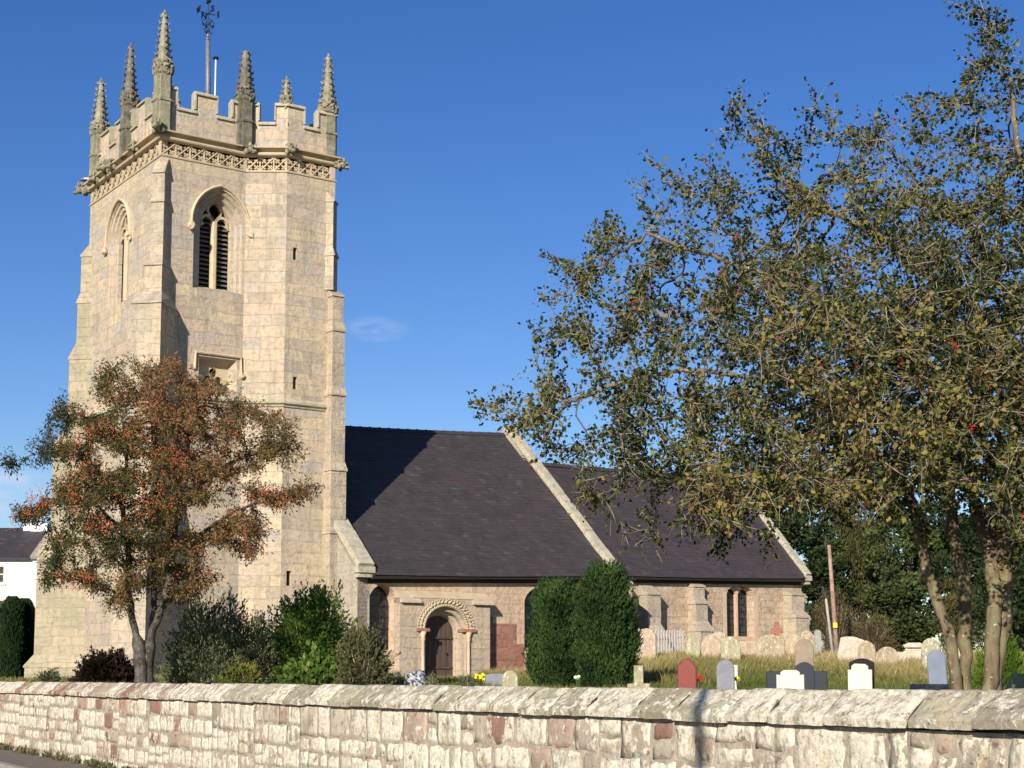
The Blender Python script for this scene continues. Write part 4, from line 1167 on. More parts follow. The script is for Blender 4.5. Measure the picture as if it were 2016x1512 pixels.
# ------------------------------------------------------------------ chancel
CS = -1.9; CE0, CE1 = NE1, 29.95; CR = 2.6
def zc_(e): return 5.82 + (e - 19) * .024
def zcr(e): return 10.90 + (e - 18.2) * .018
cw = MB(); fC = lift(('S', CS), 0)
cx_ = 26.22
cwin = [(cx_ - .80, 3.40), (cx_ - .80, 5.20), (cx_ - .70, 5.42), (cx_ - .40, 5.58), (cx_, 5.62), (cx_ + .40, 5.58), (cx_ + .70, 5.42), (cx_ + .80, 5.20), (cx_ + .80, 3.40)]
wallface(cw, [(CE0, G0), (CE1, G0), (CE1, zc_(CE1)), (CE0, zc_(CE0))], [cwin], fC)
ci = [(cx_ + .0 + (u - cx_) * .93, v * .99 + .05) for u, v in cwin]
orders(cw, [(cwin, 0), (ci, .28), (ci, .5)], fC)
CNN = 2 * CR - CS
cw.prism([(CE1, CS, G0), (CE1, CS, zc_(CE1)), (CE1, CR, zcr(CE1) + .1), (CE1, CNN, zc_(CE1)), (CE1, CNN, G0)],
         [(CE1 - .5, CS + .01, G0), (CE1 - .5, CS + .01, zc_(CE1)), (CE1 - .5, CR, zcr(CE1) + .1), (CE1 - .5, CNN, zc_(CE1)), (CE1 - .5, CNN, G0)])
cw.box((CE0, CNN - .5, G0), (CE1 - .5, CNN - .01, 5.8))
cw.build('chancel_wall', M['chancel'], CH)
dq = MB()   # dressed surround of the window
for a, b in ((cx_ - 1.0, cx_ - .805), (cx_ + .805, cx_ + 1.06)):
    dq.box((a, CS - .012, 3.25), (b, CS + .05, 5.3))
dq.box((cx_ - 1.0, CS - .06, 3.22), (cx_ + 1.02, CS + .2, 3.395))
dq.build('window_surround', M['pinkstone'], CH)
q = MB(); q.add([fC(u, v, .40) for u, v in cwin], [tuple(range(len(cwin)))])
gl = q.build('window', M['glass'], CH, uv=False)
q = MB()
q.box((cx_ - .05, CS + .20, 3.3), (cx_ + .04, CS + .38, 5.6))
for s_ in (-1, 1):
    c_ = cx_ + s_ * .38
    q.prism([(c_ - .36, CS + .22, 5.66), (c_ - .36, CS + .22, 5.22), (c_ - .20, CS + .22, 5.40), (c_, CS + .22, 5.50)], [(c_ - .36, CS + .34, 5.66), (c_ - .36, CS + .34, 5.22), (c_ - .20, CS + .34, 5.40), (c_, CS + .34, 5.50)])
    q.prism([(c_, CS + .22, 5.50), (c_ + .20, CS + .22, 5.40), (c_ + .36, CS + .22, 5.22), (c_ + .36, CS + .22, 5.66)], [(c_, CS + .34, 5.50), (c_ + .20, CS + .34, 5.40), (c_ + .36, CS + .34, 5.22), (c_ + .36, CS + .34, 5.66)])
q.build('mullion', M['pinkstone'], gl)
q = MB()
z = 3.6
while z < 5.2: q.box((cx_ - .6, CS + .36, z), (cx_ + .6, CS + .38, z + .02)); z += .3
q.build('glazing_bar', M['iron'], gl, uv=False)
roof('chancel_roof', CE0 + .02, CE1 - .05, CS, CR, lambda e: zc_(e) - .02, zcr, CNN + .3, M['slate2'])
gcoping('gable_coping', CE1 - .12, CE1 + .22, CS - .34, zc_(CE1) + .06, CR, zcr(CE1) + .16, blocks=14, th=.15)
gcoping('gable_coping', CE1 - .12, CE1 + .22, CNN + .34, zc_(CE1) + .06, CR, zcr(CE1) + .16, foot=False, th=.15)
buttress(18.0, NS, R(270), [(3.2, 1.5, .8, .6), (5.3, 1.15, .72, .72)], M['buttress'])
buttress(20.85, CS, R(270), [(2.5, 1.35, .78, .5), (3.2, 1.05, .74, .6), (5.02, .62, .70, .45)], M['buttress'])
buttress(23.55, CS, R(270), [(2.6, 1.10, .74, .45), (3.55, .80, .70, .45), (4.72, .50, .66, .25), (5.45, .34, .62, .2)], M['buttress'])
buttress(29.2, CS, R(270), [(2.6, .95, .8, .3), (4.25, .78, .80, .3), (5.25, .52, .78, .3)], M['buttress'])
buttress(CE1, CS + .5, R(0), [(4.2, .7, .6, .3), (5.2, .5, .6, .3)], M['buttress'])
pp = MB(); pp.tube([(18.9, CS - .12, 5.6), (18.9, CS - .12, 1.6)], .05, 8)
pp.build('downpipe', M['iron'], CH, smooth=True, uv=False)
# ================================================================== GRAVESTONES AND CHURCHYARD FURNITURE
def rebase(root, loc):
    v = Vector(loc); root.location = v
    for c in root.children: c.location = c.location - v
GM = {
 'red': simple('polished_red_granite', (.20, .045, .035), .35, 0, .15, 40),
 'slate': plainstone('blue_grey_slate', (.16, .165, .19), (.21, .215, .245), (.25, .25, .28), (.36, .35, .33), .12, 1, .1, .2),
 'blue': plainstone('blue_slate', (.13, .16, .21), (.17, .20, .26), (.20, .23, .29), (.3, .3, .32), .1, 1, .1, .2),
 'black': simple('dark_granite', (.03, .035, .045), .4, 0, .2, 40),
 'blackp': simple('black_polished_granite', (.016, .011, .012), .25, 0, .2, 40),
 'cream': plainstone('cream_stone', (.55, .50, .38), (.68, .63, .49), (.74, .69, .55), (.80, .76, .62), .4, 1, .1, .2),
 'tan': plainstone('tan_stone', (.22, .18, .12), (.34, .27, .18), (.43, .35, .24), (.66, .62, .50), .8, 1.1, .5, .9),
 'brown': plainstone('brown_stone', (.22, .17, .125), (.28, .215, .16), (.32, .25, .185), (.5, .45, .35), .12, 2.5, .2),
 'pink': plainstone('pinkish_stone', (.30, .22, .15), (.41, .31, .22), (.48, .37, .27), (.66, .61, .50), .7, 1.1, .45, .9),
 'lich': plainstone('lichened_stone', (.20, .19, .11), (.34, .31, .20), (.46, .42, .29), (.72, .68, .55), .9, 1.0, .5, .9),
 'pale': plainstone('pale_stone', (.36, .31, .24), (.47, .41, .32), (.54, .48, .38), (.72, .67, .56), .7, 1.2, .3, .9),
 'grey': plainstone('grey_stone', (.20, .20, .18), (.28, .27, .24), (.34, .33, .29), (.5, .48, .42), .4, 2, .3),
 'redx': plainstone('red_sandstone_cross', (.30, .12, .08), (.38, .16, .11), (.42, .19, .14), (.5, .3, .24), .15, 2, .2),
}
def outline(kind, w_, h):
    a = w_ / 2; P = []
    if kind == 'round': P = [(-a, 0)] + [(-a * math.cos(math.pi * i / 14), h - a + a * math.sin(math.pi * i / 14)) for i in range(15)] + [(a, 0)]
    elif kind == 'gothic':
        z0 = h - a * 1.15; R_ = (a * a + (h - z0) ** 2) / (2 * a); am = math.asin((h - z0) / R_)
        L = [(-a + R_ - R_ * math.cos(am * i / 8), z0 + R_ * math.sin(am * i / 8)) for i in range(9)]
        P = [(-a, 0)] + L + [(-x, z) for x, z in L[-2::-1]] + [(a, 0)]
    elif kind == 'ogee': P = [(-a, 0), (-a, h * .78), (-a * .92, h * .84), (-a * .70, h * .87), (-a * .52, h * .93), (-a * .32, h * .985), (0, h), (a * .32, h * .985), (a * .52, h * .93), (a * .70, h * .87), (a * .92, h * .84), (a, h * .78), (a, 0)]
    elif kind == 'shoulder': P = [(-a, 0), (-a, h * .80), (-a * .94, h * .86), (-a * .78, h * .87)] + [(-a * .74 * math.cos(math.pi * i / 10), h * .88 + h * .12 * math.sin(math.pi * i / 10)) for i in range(11)] + [(a * .78, h * .87), (a * .94, h * .86), (a, h * .80), (a, 0)]
    elif kind == 'arch': P = [(-a, 0)] + [(-a + 2 * a * i / 12, h * .90 + h * .10 * math.sin(math.pi * i / 12)) for i in range(13)] + [(a, 0)]
    elif kind == 'flat': P = [(-a, 0), (-a, h), (a, h), (a, 0)]
    elif kind == 'step': P = [(-a, 0), (-a, h * .84), (-a * .70, h * .84), (-a * .70, h * .93), (-a * .45, h), (a * .45, h), (a * .70, h * .93), (a * .70, h * .84), (a, h * .84), (a, 0)]
    elif kind == 'cross': P = [(-a, 0), (-a, h * .5), (-a * .42, h * .5), (-a * .42, h), (a * .42, h), (a * .42, h * .5), (a, h * .5), (a, 0)]
    elif kind == 'latin': P = [(-a * .34, 0), (-a * .34, h * .70), (-a, h * .70), (-a, h * .84), (-a * .34, h * .84), (-a * .34, h), (a * .34, h), (a * .34, h * .84), (a, h * .84), (a, h * .70), (a * .34, h * .70), (a * .34, 0)]
    elif kind == 'trefoil':
        P = [(-a * .62, 0), (-a * .55, h * .38)]
        P += [(-a * .55 + a * .45 * math.cos(t), h * .55 + a * .45 * math.sin(t)) for t in [R(x) for x in (250, 210, 170, 130, 100)]]
        P += [(a * .62 * math.cos(t), h - a * .62 + a * .62 * math.sin(t)) for t in [R(x) for x in (170, 140, 110, 90, 70, 40, 10)]]
        P += [(a * .55 + a * .45 * math.cos(t), h * .55 + a * .45 * math.sin(t)) for t in [R(x) for x in (80, 50, 10, -30, -70)]]
        P += [(a * .55, h * .38), (a * .62, 0)]
    return P
def gravestone(xl, xr, yt, D, kind, mat, label, th=.11, lean=0, back=0, rot=-14, border=False, plinth=False, zb=None, name='gravestone', cat='gravestone', group='gravestones in the churchyard'):
    xm = (xl + xr) / 2
    p = atD(xm, yt, D); sc = D / math.sqrt(FPX ** 2 + 337 ** 2)
    w_ = (xr - xl) * sc / math.cos(R(rot)) - th * abs(math.sin(R(rot)))
    zg = gz(p[0], p[1]) if zb is None else zb
    h = p[2] - zg + .02
    root = thing(name, label, cat, (p[0], p[1], zg - .02), R(rot), group)
    root.rotation_euler = (R(back), R(lean), R(rot))
    q = MB(); P = outline(kind, w_, h)
    sd_ = xm
    P = [(x, z - .25 if z == 0 else z + .012 * noise.noise(Vector((x * 6, z * 6, sd_)))) for x, z in P]
    cz = h * .5; b = .018
    inn = lambda s: [(x * (1 - s / (w_ / 2)), cz + (z - cz) * (1 - s / (h * .6))) for x, z in P]
    A = inn(b)
    q.rings([[(x, -th / 2, z) for x, z in A], [(x, -th / 2 + b, z) for x, z in P], [(x, th / 2 - b, z) for x, z in P], [(x, th / 2, z) for x, z in A]])
    q.build('slab', GM[mat], root, uv=False)
    if border:
        q = MB(); B = [(x * .82, h * .5 + (z - h * .5) * .84) for x, z in outline(kind, w_, h)][1:-1]
        hood_bar(q, B, lambda u, v, d=0: (u, -th / 2 - .014 + d, v), .03, .03)
        q.build('carved_border', GM[mat], root, uv=False)
    if plinth:
        q = MB(); q.box((-w_ / 2 - .08, -th / 2 - .1, -.2), (w_ / 2 + .08, th / 2 + .1, .14)); q.build('plinth', GM[mat], root, uv=False)
    return root
gravestone(1234, 1281, 1310, 30, 'cross', 'lich', 'low thick lichen green stone cross beside the right-hand yew, just over the wall', .16, rot=-8)
gravestone(1333, 1372, 1297, 33, 'ogee', 'red', 'dark red polished headstone with ogee shoulders just behind the wall')
gravestone(1410, 1446, 1299, 33, 'round', 'slate', 'round topped blue grey slate headstone with a white stone behind its right edge', .09)
gravestone(1436, 1453, 1309, 35, 'flat', 'cream', 'narrow white headstone mostly hidden behind the round slate headstone', .08)
gravestone(1509, 1628, 1322, 34.6, 'flat', 'black', 'wide dark granite memorial with a taller arched centre, behind the cream stepped headstone', .10, rot=-6)
o = bpy.context.scene.objects[-1].parent
q = MB(); sc = 34.4 / 3096
P = outline('arch', 36 * sc, 1.02); q.prism([(x + 15 * sc, -.10, z - .25) for x, z in P], [(x + 15 * sc, .08, z - .25) for x, z in P]); q.build('raised_centre', GM['black'], o, uv=False)
gravestone(1528, 1583, 1319, 33, 'step', 'cream', 'short cream headstone with stepped top in front of the wide dark memorial', .14, rot=-10)
gravestone(1669, 1716, 1307, 32, 'step', 'cream', 'white headstone with rounded shoulders standing against a black one', .08, rot=-12)
gravestone(1671, 1721, 1296, 32.35, 'arch', 'blackp', 'black polished headstone with shallow arched top behind the white one', .16, rot=-12)
gravestone(1828, 1864, 1279, 38, 'round', 'blue', 'plain blue slate headstone leaning left beside the hawthorn stems', .08, lean=-3, back=-4)
gravestone(1815, 1852, 1256, 46, 'gothic', 'lich', 'tall lichened pointed headstone behind the blue slate one', .14, lean=-2)
# far rows
gravestone(1255, 1292, 1237, 54, 'shoulder', 'pink', 'tall pinkish headstone standing in front of the picket fence', .14)
gravestone(1350, 1379, 1255, 55, 'round', 'lich', 'small cream lichened headstone right of the picket fence')
gravestone(1380, 1419, 1249, 54, 'gothic', 'pink', 'tan headstone with white streak, between small cream stone and the slanting one', lean=1)
gravestone(1406, 1436, 1243, 57, 'arch', 'pink', 'slanting pink headstone half hidden behind its neighbours under the chancel buttress', lean=-9)
gravestone(1419, 1458, 1254, 52, 'round', 'lich', 'round headstone covered in pale green lichen under the chancel window')
gravestone(1452, 1497, 1262, 57, 'flat', 'pink', 'low flat topped pink tomb slab below the chancel window', .3)
gravestone(1487, 1544, 1250, 53, 'shoulder', 'tan', 'broad tan headstone with white lichen streaks and hunched shoulders', .14, lean=1.5)
gravestone(1548, 1582, 1250, 56, 'ogee', 'pink', 'plain pinkish headstone left of the white flecked pointed one')
gravestone(1572, 1604, 1241, 54, 'gothic', 'tan', 'pointed headstone flecked with white lichen near the chancel corner', border=True)
gravestone(1564, 1602, 1257, 38, 'gothic', 'brown', 'tall narrow smooth brown pointed headstone rising behind the dark memorial', .12)
gravestone(1598, 1622, 1240, 57, 'trefoil', 'grey', 'grey headstone with round lobed head by the grey post', .12)
gravestone(1645, 1697, 1253, 52, 'arch', 'pale', 'big pale headstone leaning to the right beside the red pole', .12, lean=11)
gravestone(1688, 1723, 1261, 50, 'gothic', 'tan', 'pointed tan headstone with carved border, right of the big pale one', border=True)
gravestone(1720, 1766, 1273, 49, 'round', 'tan', 'low rounded tan headstone leaning right with a carved rim', lean=9, border=True)
gravestone(1517, 1542, 1224, 61, 'latin', 'redx', 'small red sandstone cross against the chancel wall', .12, rot=20, cat='cross', name='stone_cross')
# chest tomb
p = atD(1799, 1266, 52); zg = gz(p[0], p[1]); root = thing('chest_tomb', 'pale chest tomb with a moulded capstone in the long grass', 'tomb', (p[0], p[1], zg), R(-14))
h = p[2] - zg
q = MB(); q.box((-.22, -.5, -.2), (.22, .5, h - .16)); q.build('chest', GM['pale'], root, uv=False)
q = MB(); q.prism([(-.31, -.6, h - .155), (.31, -.6, h - .155), (.31, -.6, h - .08), (.2, -.6, h), (-.2, -.6, h), (-.31, -.6, h - .08)], [(-.31, .6, h - .155), (.31, .6, h - .155), (.31, .6, h - .08), (.2, .6, h), (-.2, .6, h), (-.31, .6, h - .08)])
q.build('capstone', GM['pale'], root, uv=False)
def slabtomb(xl, xr, yt, D, mat, label, dep=.9):
    p = atD((xl + xr) / 2, yt, D); zg = gz(p[0], p[1]); w_ = (xr - xl) * D / 3096
    root = thing('ledger_stone', label, 'tomb', (p[0], p[1], zg), R(-10))
    q = MB(); q.box((-w_ / 2, -dep / 2, -.2), (w_ / 2, dep / 2, p[2] - zg)); q.build('slab', GM[mat], root, uv=False)
    q = MB(); q.box((-w_ / 2 - .04, -dep / 2 - .04, -.2), (w_ / 2 + .04, dep / 2 + .04, (p[2] - zg) * .5)); q.build('base', GM[mat], root, uv=False)
slabtomb(1797, 1862, 1347, 22, 'grey', 'low flat grey slab just over the wall by the hawthorn')
slabtomb(1760, 1783, 1284, 50, 'pale', 'low pale broken slab in straw coloured grass left of the chest tomb')
slabtomb(1868, 1890, 1276, 52, 'pale', 'pale flat tomb glimpsed between the hawthorn stems')
# in front of the door
gravestone(955, 1002, 1326, 40, 'arch', 'slate', 'low dark grey arched headstone left of the lichened oval one, in front of the door', .12, rot=-8, zb=1.4)
gravestone(989, 1021, 1320, 38, 'round', 'lich', 'small oval headstone blotched with lichen near the yews', .10, rot=-8)
def boulder(xl, xr, yt, D, mat, label, name='boulder', cat='stone'):
    p = atD((xl + xr) / 2, yt, D); zg = gz(p[0], p[1]); w_ = (xr - xl) * D / 3096; h = p[2] - zg
    q = MB(); q.blob((0, 0, h * .35), (w_ / 2, .25, h * .68), 3, .22, 0, xl)
    o = q.build(name, mat, smooth=True, uv=False); o.location = (p[0], p[1], zg); tag(o, label, cat)
def speck():
    m, n, l, b = nt('speckled_granite')
    tc = n.new('ShaderNodeTexCoord').outputs['Object']
    a = noi(n, l, tc, 12, 4, .7)
    l.new(rampo(n, l, a.outputs[0], [(.48, (.02, .025, .035)), (.54, (.45, .46, .48))]), b.inputs['Base Color']); b.inputs['Roughness'].default_value = .4
    return m
boulder(797, 841, 1322, 38, speck(), 'rounded dark memorial stone flecked with white in front of the door')
boulder(1975, 2040, 1326, 17, GM['lich'], 'mottled pale rock at the right edge behind the wall')
boulder(1945, 1972, 1340, 18, GM['grey'], 'small grey rock between hawthorn stems and the mottled rock')

def flowers(x, y, D, col, label, n=14, spread=.10):
    p = atD(x, y, D); zg = gz(p[0], p[1]); root = thing('flower_pot', label, 'flowers', (p[0], p[1], zg))
    q = MB(); rr_ = random.Random(x); h = p[2] - zg
    for i in range(n): q.blob((rr_.uniform(-1, 1) * spread, rr_.uniform(-1, 1) * spread, h + rr_.uniform(-1, .6) * spread), (.035, .035, .03), 1, .4, 0, i)
    q.build('flower_heads', simple('petals', col, .7, 0, .2), root, uv=False)
    q = MB()
    for i in range(n): q.tube([(0, 0, .1), (rr_.uniform(-1, 1) * spread, rr_.uniform(-1, 1) * spread, h)], .006, 4)
    q.build('stems', simple('stem_green', (.06, .10, .03), .7), root, uv=False)
    q = MB(); q.tube([(0, 0, -.05), (0, 0, .16)], [.05, .075], 10); q.build('pot', GM['cream'], root, uv=False)
flowers(945, 1333, 36, (.85, .70, .03), 'bunch of yellow flowers in a pot before the door')
flowers(1375, 1334, 33, (.55, .01, .02), 'red flowers at the foot of the red headstone', 6, .05)
flowers(1452, 1334, 33.2, (.75, .65, .05), 'yellow flowers at the foot of the slate headstone', 6, .05)
flowers(1138, 1333, 31, (.8, .78, .68), 'white flowers in a small vase between the two yews', 8, .05)

# picket fence
p0 = atD(1238, 1238, 60); p1 = atD(1347, 1240, 62.5)
pf = thing('picket_fence', 'weathered white wooden picket fence in front of the chancel', 'fence', (p0[0], p0[1], gz(p0[0], p0[1]) - .05))
wm = plainstone('weathered_white_paint', (.40, .38, .35), (.55, .53, .50), (.62, .60, .57), (.7, .68, .65), .3, 4, .35, .3)
d = Vector((p1[0] - p0[0], p1[1] - p0[1], 0)); L = d.length; d.normalize(); nrm = Vector((d.y, -d.x, 0)); npk = 20; rr_ = random.Random(8)
Hf = p0[2] - (gz(p0[0], p0[1]) - .05)
for i in range(npk):
    u = L * (i + .5) / npk; h = Hf + rr_.uniform(-.03, .03) + .03 * u / L; w_ = .034; tl = rr_.uniform(-.012, .012)
    q = MB(); c = d * u
    A = [c - d * w_, c + d * w_, c + d * (w_ + tl) + Vector((0, 0, h - .07)), c + d * tl + Vector((0, 0, h)), c + d * (-w_ + tl) + Vector((0, 0, h - .07))]
    q.prism([a + nrm * .0 for a in A], [a + nrm * .025 for a in A]); q.build('picket', wm, pf, uv=False)
for z in (.3, Hf - .3):
    q = MB(); a = d * -.05 - nrm * .045; b = d * (L + .05) - nrm * .045
    q.hexa([a + Vector((0, 0, z)), b + Vector((0, 0, z)), b + nrm * .04 + Vector((0, 0, z)), a + nrm * .04 + Vector((0, 0, z)), a + Vector((0, 0, z + .08)), b + Vector((0, 0, z + .08)), b + nrm * .04 + Vector((0, 0, z + .08)), a + nrm * .04 + Vector((0, 0, z + .08))])
    q.build('rail', wm, pf, uv=False)

# poles
pt, pb = atD(1632, 1073, 66), atD(1649, 1300, 66)
root = thing('telegraph_pole', 'leaning reddish timber pole with a small yellow plate', 'pole', tuple(pb))
v = Vector(pt - pb)
q = MB(); q.tube([tuple(v * -.05), tuple(v * .5), tuple(v)], [.105, .095, .07], 10); q.build('post', barkmat('creosoted_timber', (.22, .12, .085), (.36, .22, .16), (.42, .34, .28), .6), root, smooth=True, uv=False)
py = atD(1644, 1231, 65.86) - pb
q = MB(); q.box((py[0] - .09, py[1] - .03, py[2] - .11), (py[0] + .09, py[1] + .0, py[2] + .11)); q.build('plate', simple('yellow_plate', (.75, .50, .04), .5), root, uv=False)
pt, pb = atD(1626, 1178, 60), atD(1641, 1300, 60)
q = MB(); v = Vector(pt - pb); q.tube([tuple(v * -.05), tuple(v * .97), tuple(v)], [.055, .05, .02], 8)
o = q.build('wooden_post', barkmat('silvered_timber', (.34, .31, .26), (.46, .42, .35), (.5, .47, .4), .3), smooth=True, uv=False); o.location = tuple(pb)
tag(o, 'thin silver grey wooden post leaning left of the red pole', 'post')

# floodlight on the tower corner
fe, fn_, fz_ = -.05, 7.75, 21.62
fl = thing('floodlight', 'grey floodlight on a bracket at the left corner of the tower cornice', 'floodlight')
lw = lambda e, n, z: tuple(T0 + e * EV + n * NV + np.array([0, 0, z]))
c0 = Vector(lw(fe, fn_, fz_))
q = MB(); q.rings([[c0 + Vector((x * s, y * s, z)) for x, y in [(.30 * math.cos(R(a)), .18 * math.sin(R(a))) for a in range(0, 360, 36)]] for z, s in ((-.06, .8), (-.03, 1), (.03, 1), (.08, .75))])
q.build('housing', simple('grey_metal', (.16, .19, .25), .45, .3, .1), fl, uv=False)
q = MB(); q.tube([tuple(c0 + Vector((.15, 0, 0))), tuple(c0 + Vector((.40, .05, .02))), lw(.05, 7.3, 21.55)], .035, 6); q.build('bracket', simple('grey_bracket', (.3, .28, .22), .6), fl, uv=False)
rebase(fl, c0)

# street lamp on the road side: its shadow falls over the wall
sx, sy = 1.47, 12.4; kk_ = 12.3
lp = (sx + SUN_TO.x * kk_, sy + SUN_TO.y * kk_, -.1)
sl_ = thing('street_lamp', 'tall steel street lamp beside the road, outside the view', 'street lamp', lp)
q = MB(); q.tube([(0, 0, 0), (0, 0, 1.2), (0, 0, 1.25), (0, 0, 8)], [.085, .085, .06, .055], 12); q.build('column', M['lead'], sl_, uv=False)
q = MB(); q.tube([(0, 0, 8), (-.2, -.1, 8.3), (-.9, -.2, 8.45)], .035, 8); q.blob((-1.05, -.22, 8.45), (.35, .14, .09), 2, 0); q.build('lantern', M['lead'], sl_, uv=False)

# white house
hx0, hx1 = atD(-160, 1190, 92)[0], atD(70, 1190, 92)[0]
zgr = 1.2; D0 = 92
ze = atD(40, 1098, D0)[2]; zr2 = atD(40, 1043, D0 + 4)[2]
hs_ = thing('white_house', 'white rendered cottage with slate roof and chimney behind the clipped conifers', 'house', (hx0, D0, zgr))
W_ = hx1 - hx0; wt_ = simple('white_render', (.80, .80, .80), .8, 0, .04, 2)
q = MB()
win = []
for px_l, px_r, pt_, pb_ in ((-20, 8, 1113, 1148), (-16, 8, 1180, 1212)):
    a = atD(px_l, pt_, D0); b = atD(px_r, pb_, D0); win.append((a[0] - hx0, b[0] - hx0, b[2] - zgr, a[2] - zgr))
wallface(q, [(0, -.3), (W_, -.3), (W_, ze - zgr), (0, ze - zgr)], [[(a, z0), (b, z0), (b, z1), (a, z1)] for a, b, z0, z1 in win], lambda u, v, d=0: (u, d, v))
for a, b, z0, z1 in win: orders(q, [([(a, z0), (b, z0), (b, z1), (a, z1)], 0), ([(a, z0), (b, z0), (b, z1), (a, z1)], .15)], lambda u, v, d=0: (u, d, v))
zr_l = zr2 - zgr; ze_l = ze - zgr
q.prism([(W_ - .01, .02, -.3), (W_ - .01, .02, ze_l), (W_ - .01, 3.8, zr_l), (W_ - .01, 7.6, ze_l), (W_ - .01, 7.6, -.3)], [(W_ - .3, .02, -.3), (W_ - .3, .02, ze_l), (W_ - .3, 3.8, zr_l), (W_ - .3, 7.6, ze_l), (W_ - .3, 7.6, -.3)])
q.box((0, 7.3, -.3), (W_ - .3, 7.59, ze_l)); q.box((0, .02, -.3), (.3, 7.3, ze_l))
q.build('wall', wt_, hs_)
q = MB(); q.prism([(0, -.25, ze_l + .0), (0, 3.8, zr_l + .1), (0, 7.9, ze_l), (0, 7.8, ze_l - .08), (0, 3.8, zr_l), (0, -.2, ze_l - .08)], [(W_ - .35, -.25, ze_l), (W_ - .35, 3.8, zr_l + .1), (W_ - .35, 7.9, ze_l), (W_ - .35, 7.8, ze_l - .08), (W_ - .35, 3.8, zr_l), (W_ - .35, -.2, ze_l - .08)])
rfh = q.build('roof', M['slate_house'], hs_)
q = MB(); q.prism([(W_ - .35, -.2, ze_l - .1), (W_ - .35, -.28, ze_l + .06), (W_ - .35, 3.8, zr_l + .2), (W_ - .35, 3.8, zr_l)], [(W_ + .05, -.2, ze_l - .1), (W_ + .05, -.28, ze_l + .06), (W_ + .05, 3.8, zr_l + .2), (W_ + .05, 3.8, zr_l)])
q.build('verge_coping', GM['grey'], rfh, uv=False)
q = MB(); q.box((W_ - 1.45, 3.3, zr_l - .9), (W_ - .45, 4.4, zr_l + .35)); q.box((W_ - 1.95, 3.4, zr_l - .5), (W_ - 1.46, 4.3, zr_l + .95))
ch_ = q.build('chimney', wt_, rfh, uv=False)
q = MB(); q.tube([(W_ - 1.7, 3.85, zr_l + .95), (W_ - 1.7, 3.85, zr_l + 1.4)], [.16, .12], 10); q.build('chimney_pot', simple('clay_pot', (.45, .24, .15), .8), ch_, uv=False) if False else None
q2 = MB(); q2.tube([(W_ - 1.7, 3.85, zr_l + .95), (W_ - 1.7, 3.85, zr_l + 1.4)], [.16, .12], 10); o_ = q2.build('chimney_pot', simple('clay_pot', (.45, .24, .15), .8), rfh, uv=False)
for a, b, z0, z1 in win:
    q = MB()
    for x0, x1, y0, y1 in ((a, b, z0 - .0, z0 + .07), (a, b, z1 - .07, z1), (a, a + .07, z0 + .07, z1 - .07), (b - .07, b, z0 + .07, z1 - .07), (a + .07, b - .07, (z0 + z1) / 2 - .03, (z0 + z1) / 2 + .03), ((a + b) / 2 - .015, (a + b) / 2 + .015, z0 + .07, z1 - .07)):
        q.box((x0, .06, y0), (x1, .12, y1))
    fr = q.build('window', simple('cream_frame', (.70, .64, .50), .6), hs_, uv=False)
    q = MB(); q.add([(a, .10, z0), (b, .10, z0), (b, .10, z1), (a, .10, z1)], [(0, 1, 2, 3)]); q.build('pane', M['glass'], fr, uv=False)
    q = MB(); q.box((a - .1, -.08, z0 - .14), (b + .1, .12, z0 - .002)); q.build('sill', simple('cream_sill', (.66, .60, .46), .6), fr, uv=False)
q = MB(); q.box((-.1, -.30, ze_l - .14), (W_ - .36, -.14, ze_l - .02)); q.build('gutter', M['iron'], hs_, uv=False)
M['bgbark'] = barkmat('dark_bark', (.03, .025, .02), (.07, .06, .05), (.10, .10, .07), .3)
# ================================================================== VEGETATION
def leaves(name, P, size, mat, parent=None, rnd=None, aspect=.6, up=.2, seed=0, dirs=None, fold=.25, szvar=.35):
    """one folded, pointed leaf (two triangles) at each point"""
    g = np.random.default_rng(seed); n = len(P)
    if dirs is None:
        a = g.normal(size=(n, 3)); a[:, 2] *= .6
    else: a = dirs + g.normal(size=(n, 3)) * .45
    a /= np.linalg.norm(a, axis=1)[:, None]
    b = g.normal(size=(n, 3)); b[:, 2] += up
    b -= a * (a * b).sum(1)[:, None]; b /= np.linalg.norm(b, axis=1)[:, None]     # leaf normal
    c = np.cross(a, b)
    s = size * (1 + g.uniform(-szvar, szvar, n))[:, None]
    base = P; tip = P + a * s
    mid = P + a * s * .45
    l_ = mid + c * s * aspect * .5 + b * s * fold * .4
    r_ = mid - c * s * aspect * .5 + b * s * fold * .4
    V = np.stack([base, l_, tip, r_], 1).reshape(-1, 3)
    i = np.arange(n)[:, None] * 4
    F = np.concatenate([i + [0, 2, 1], i + [0, 3, 2]], 0)
    if rnd is None: rnd = g.random(n)
    return npmesh(name, V, F, mat, parent, np.repeat(rnd, 4))
def vnoise(P, sc, seed=0):
    """cheap smooth 3D noise from sines"""
    g = np.random.default_rng(seed); out = np.zeros(len(P))
    for k in range(6):
        d = g.normal(size=3); d /= np.linalg.norm(d); f = sc * g.uniform(.6, 1.9)
        out += np.sin(P @ d * f + g.uniform(0, 6.28))
    return out / 6
def inpoly(pts, poly):
    x, y = pts[:, 0], pts[:, 1]; ins = np.zeros(len(pts), bool); n = len(poly)
    for i in range(n):
        x0, y0 = poly[i]; x1, y1 = poly[(i + 1) % n]
        c = ((y0 > y) != (y1 > y)) & (x < (x1 - x0) * (y - y0) / (y1 - y0 + 1e-9) + x0)
        ins ^= c
    return ins
def rays(px, D):
    a = (px[:, 0] - PPX) / FPX; b = (PPY - px[:, 1]) / FPX
    d = np.stack([a, _c - b * _s, _s + b * _c], 1)
    return CAM + d * (D / d[:, 1])[:, None]
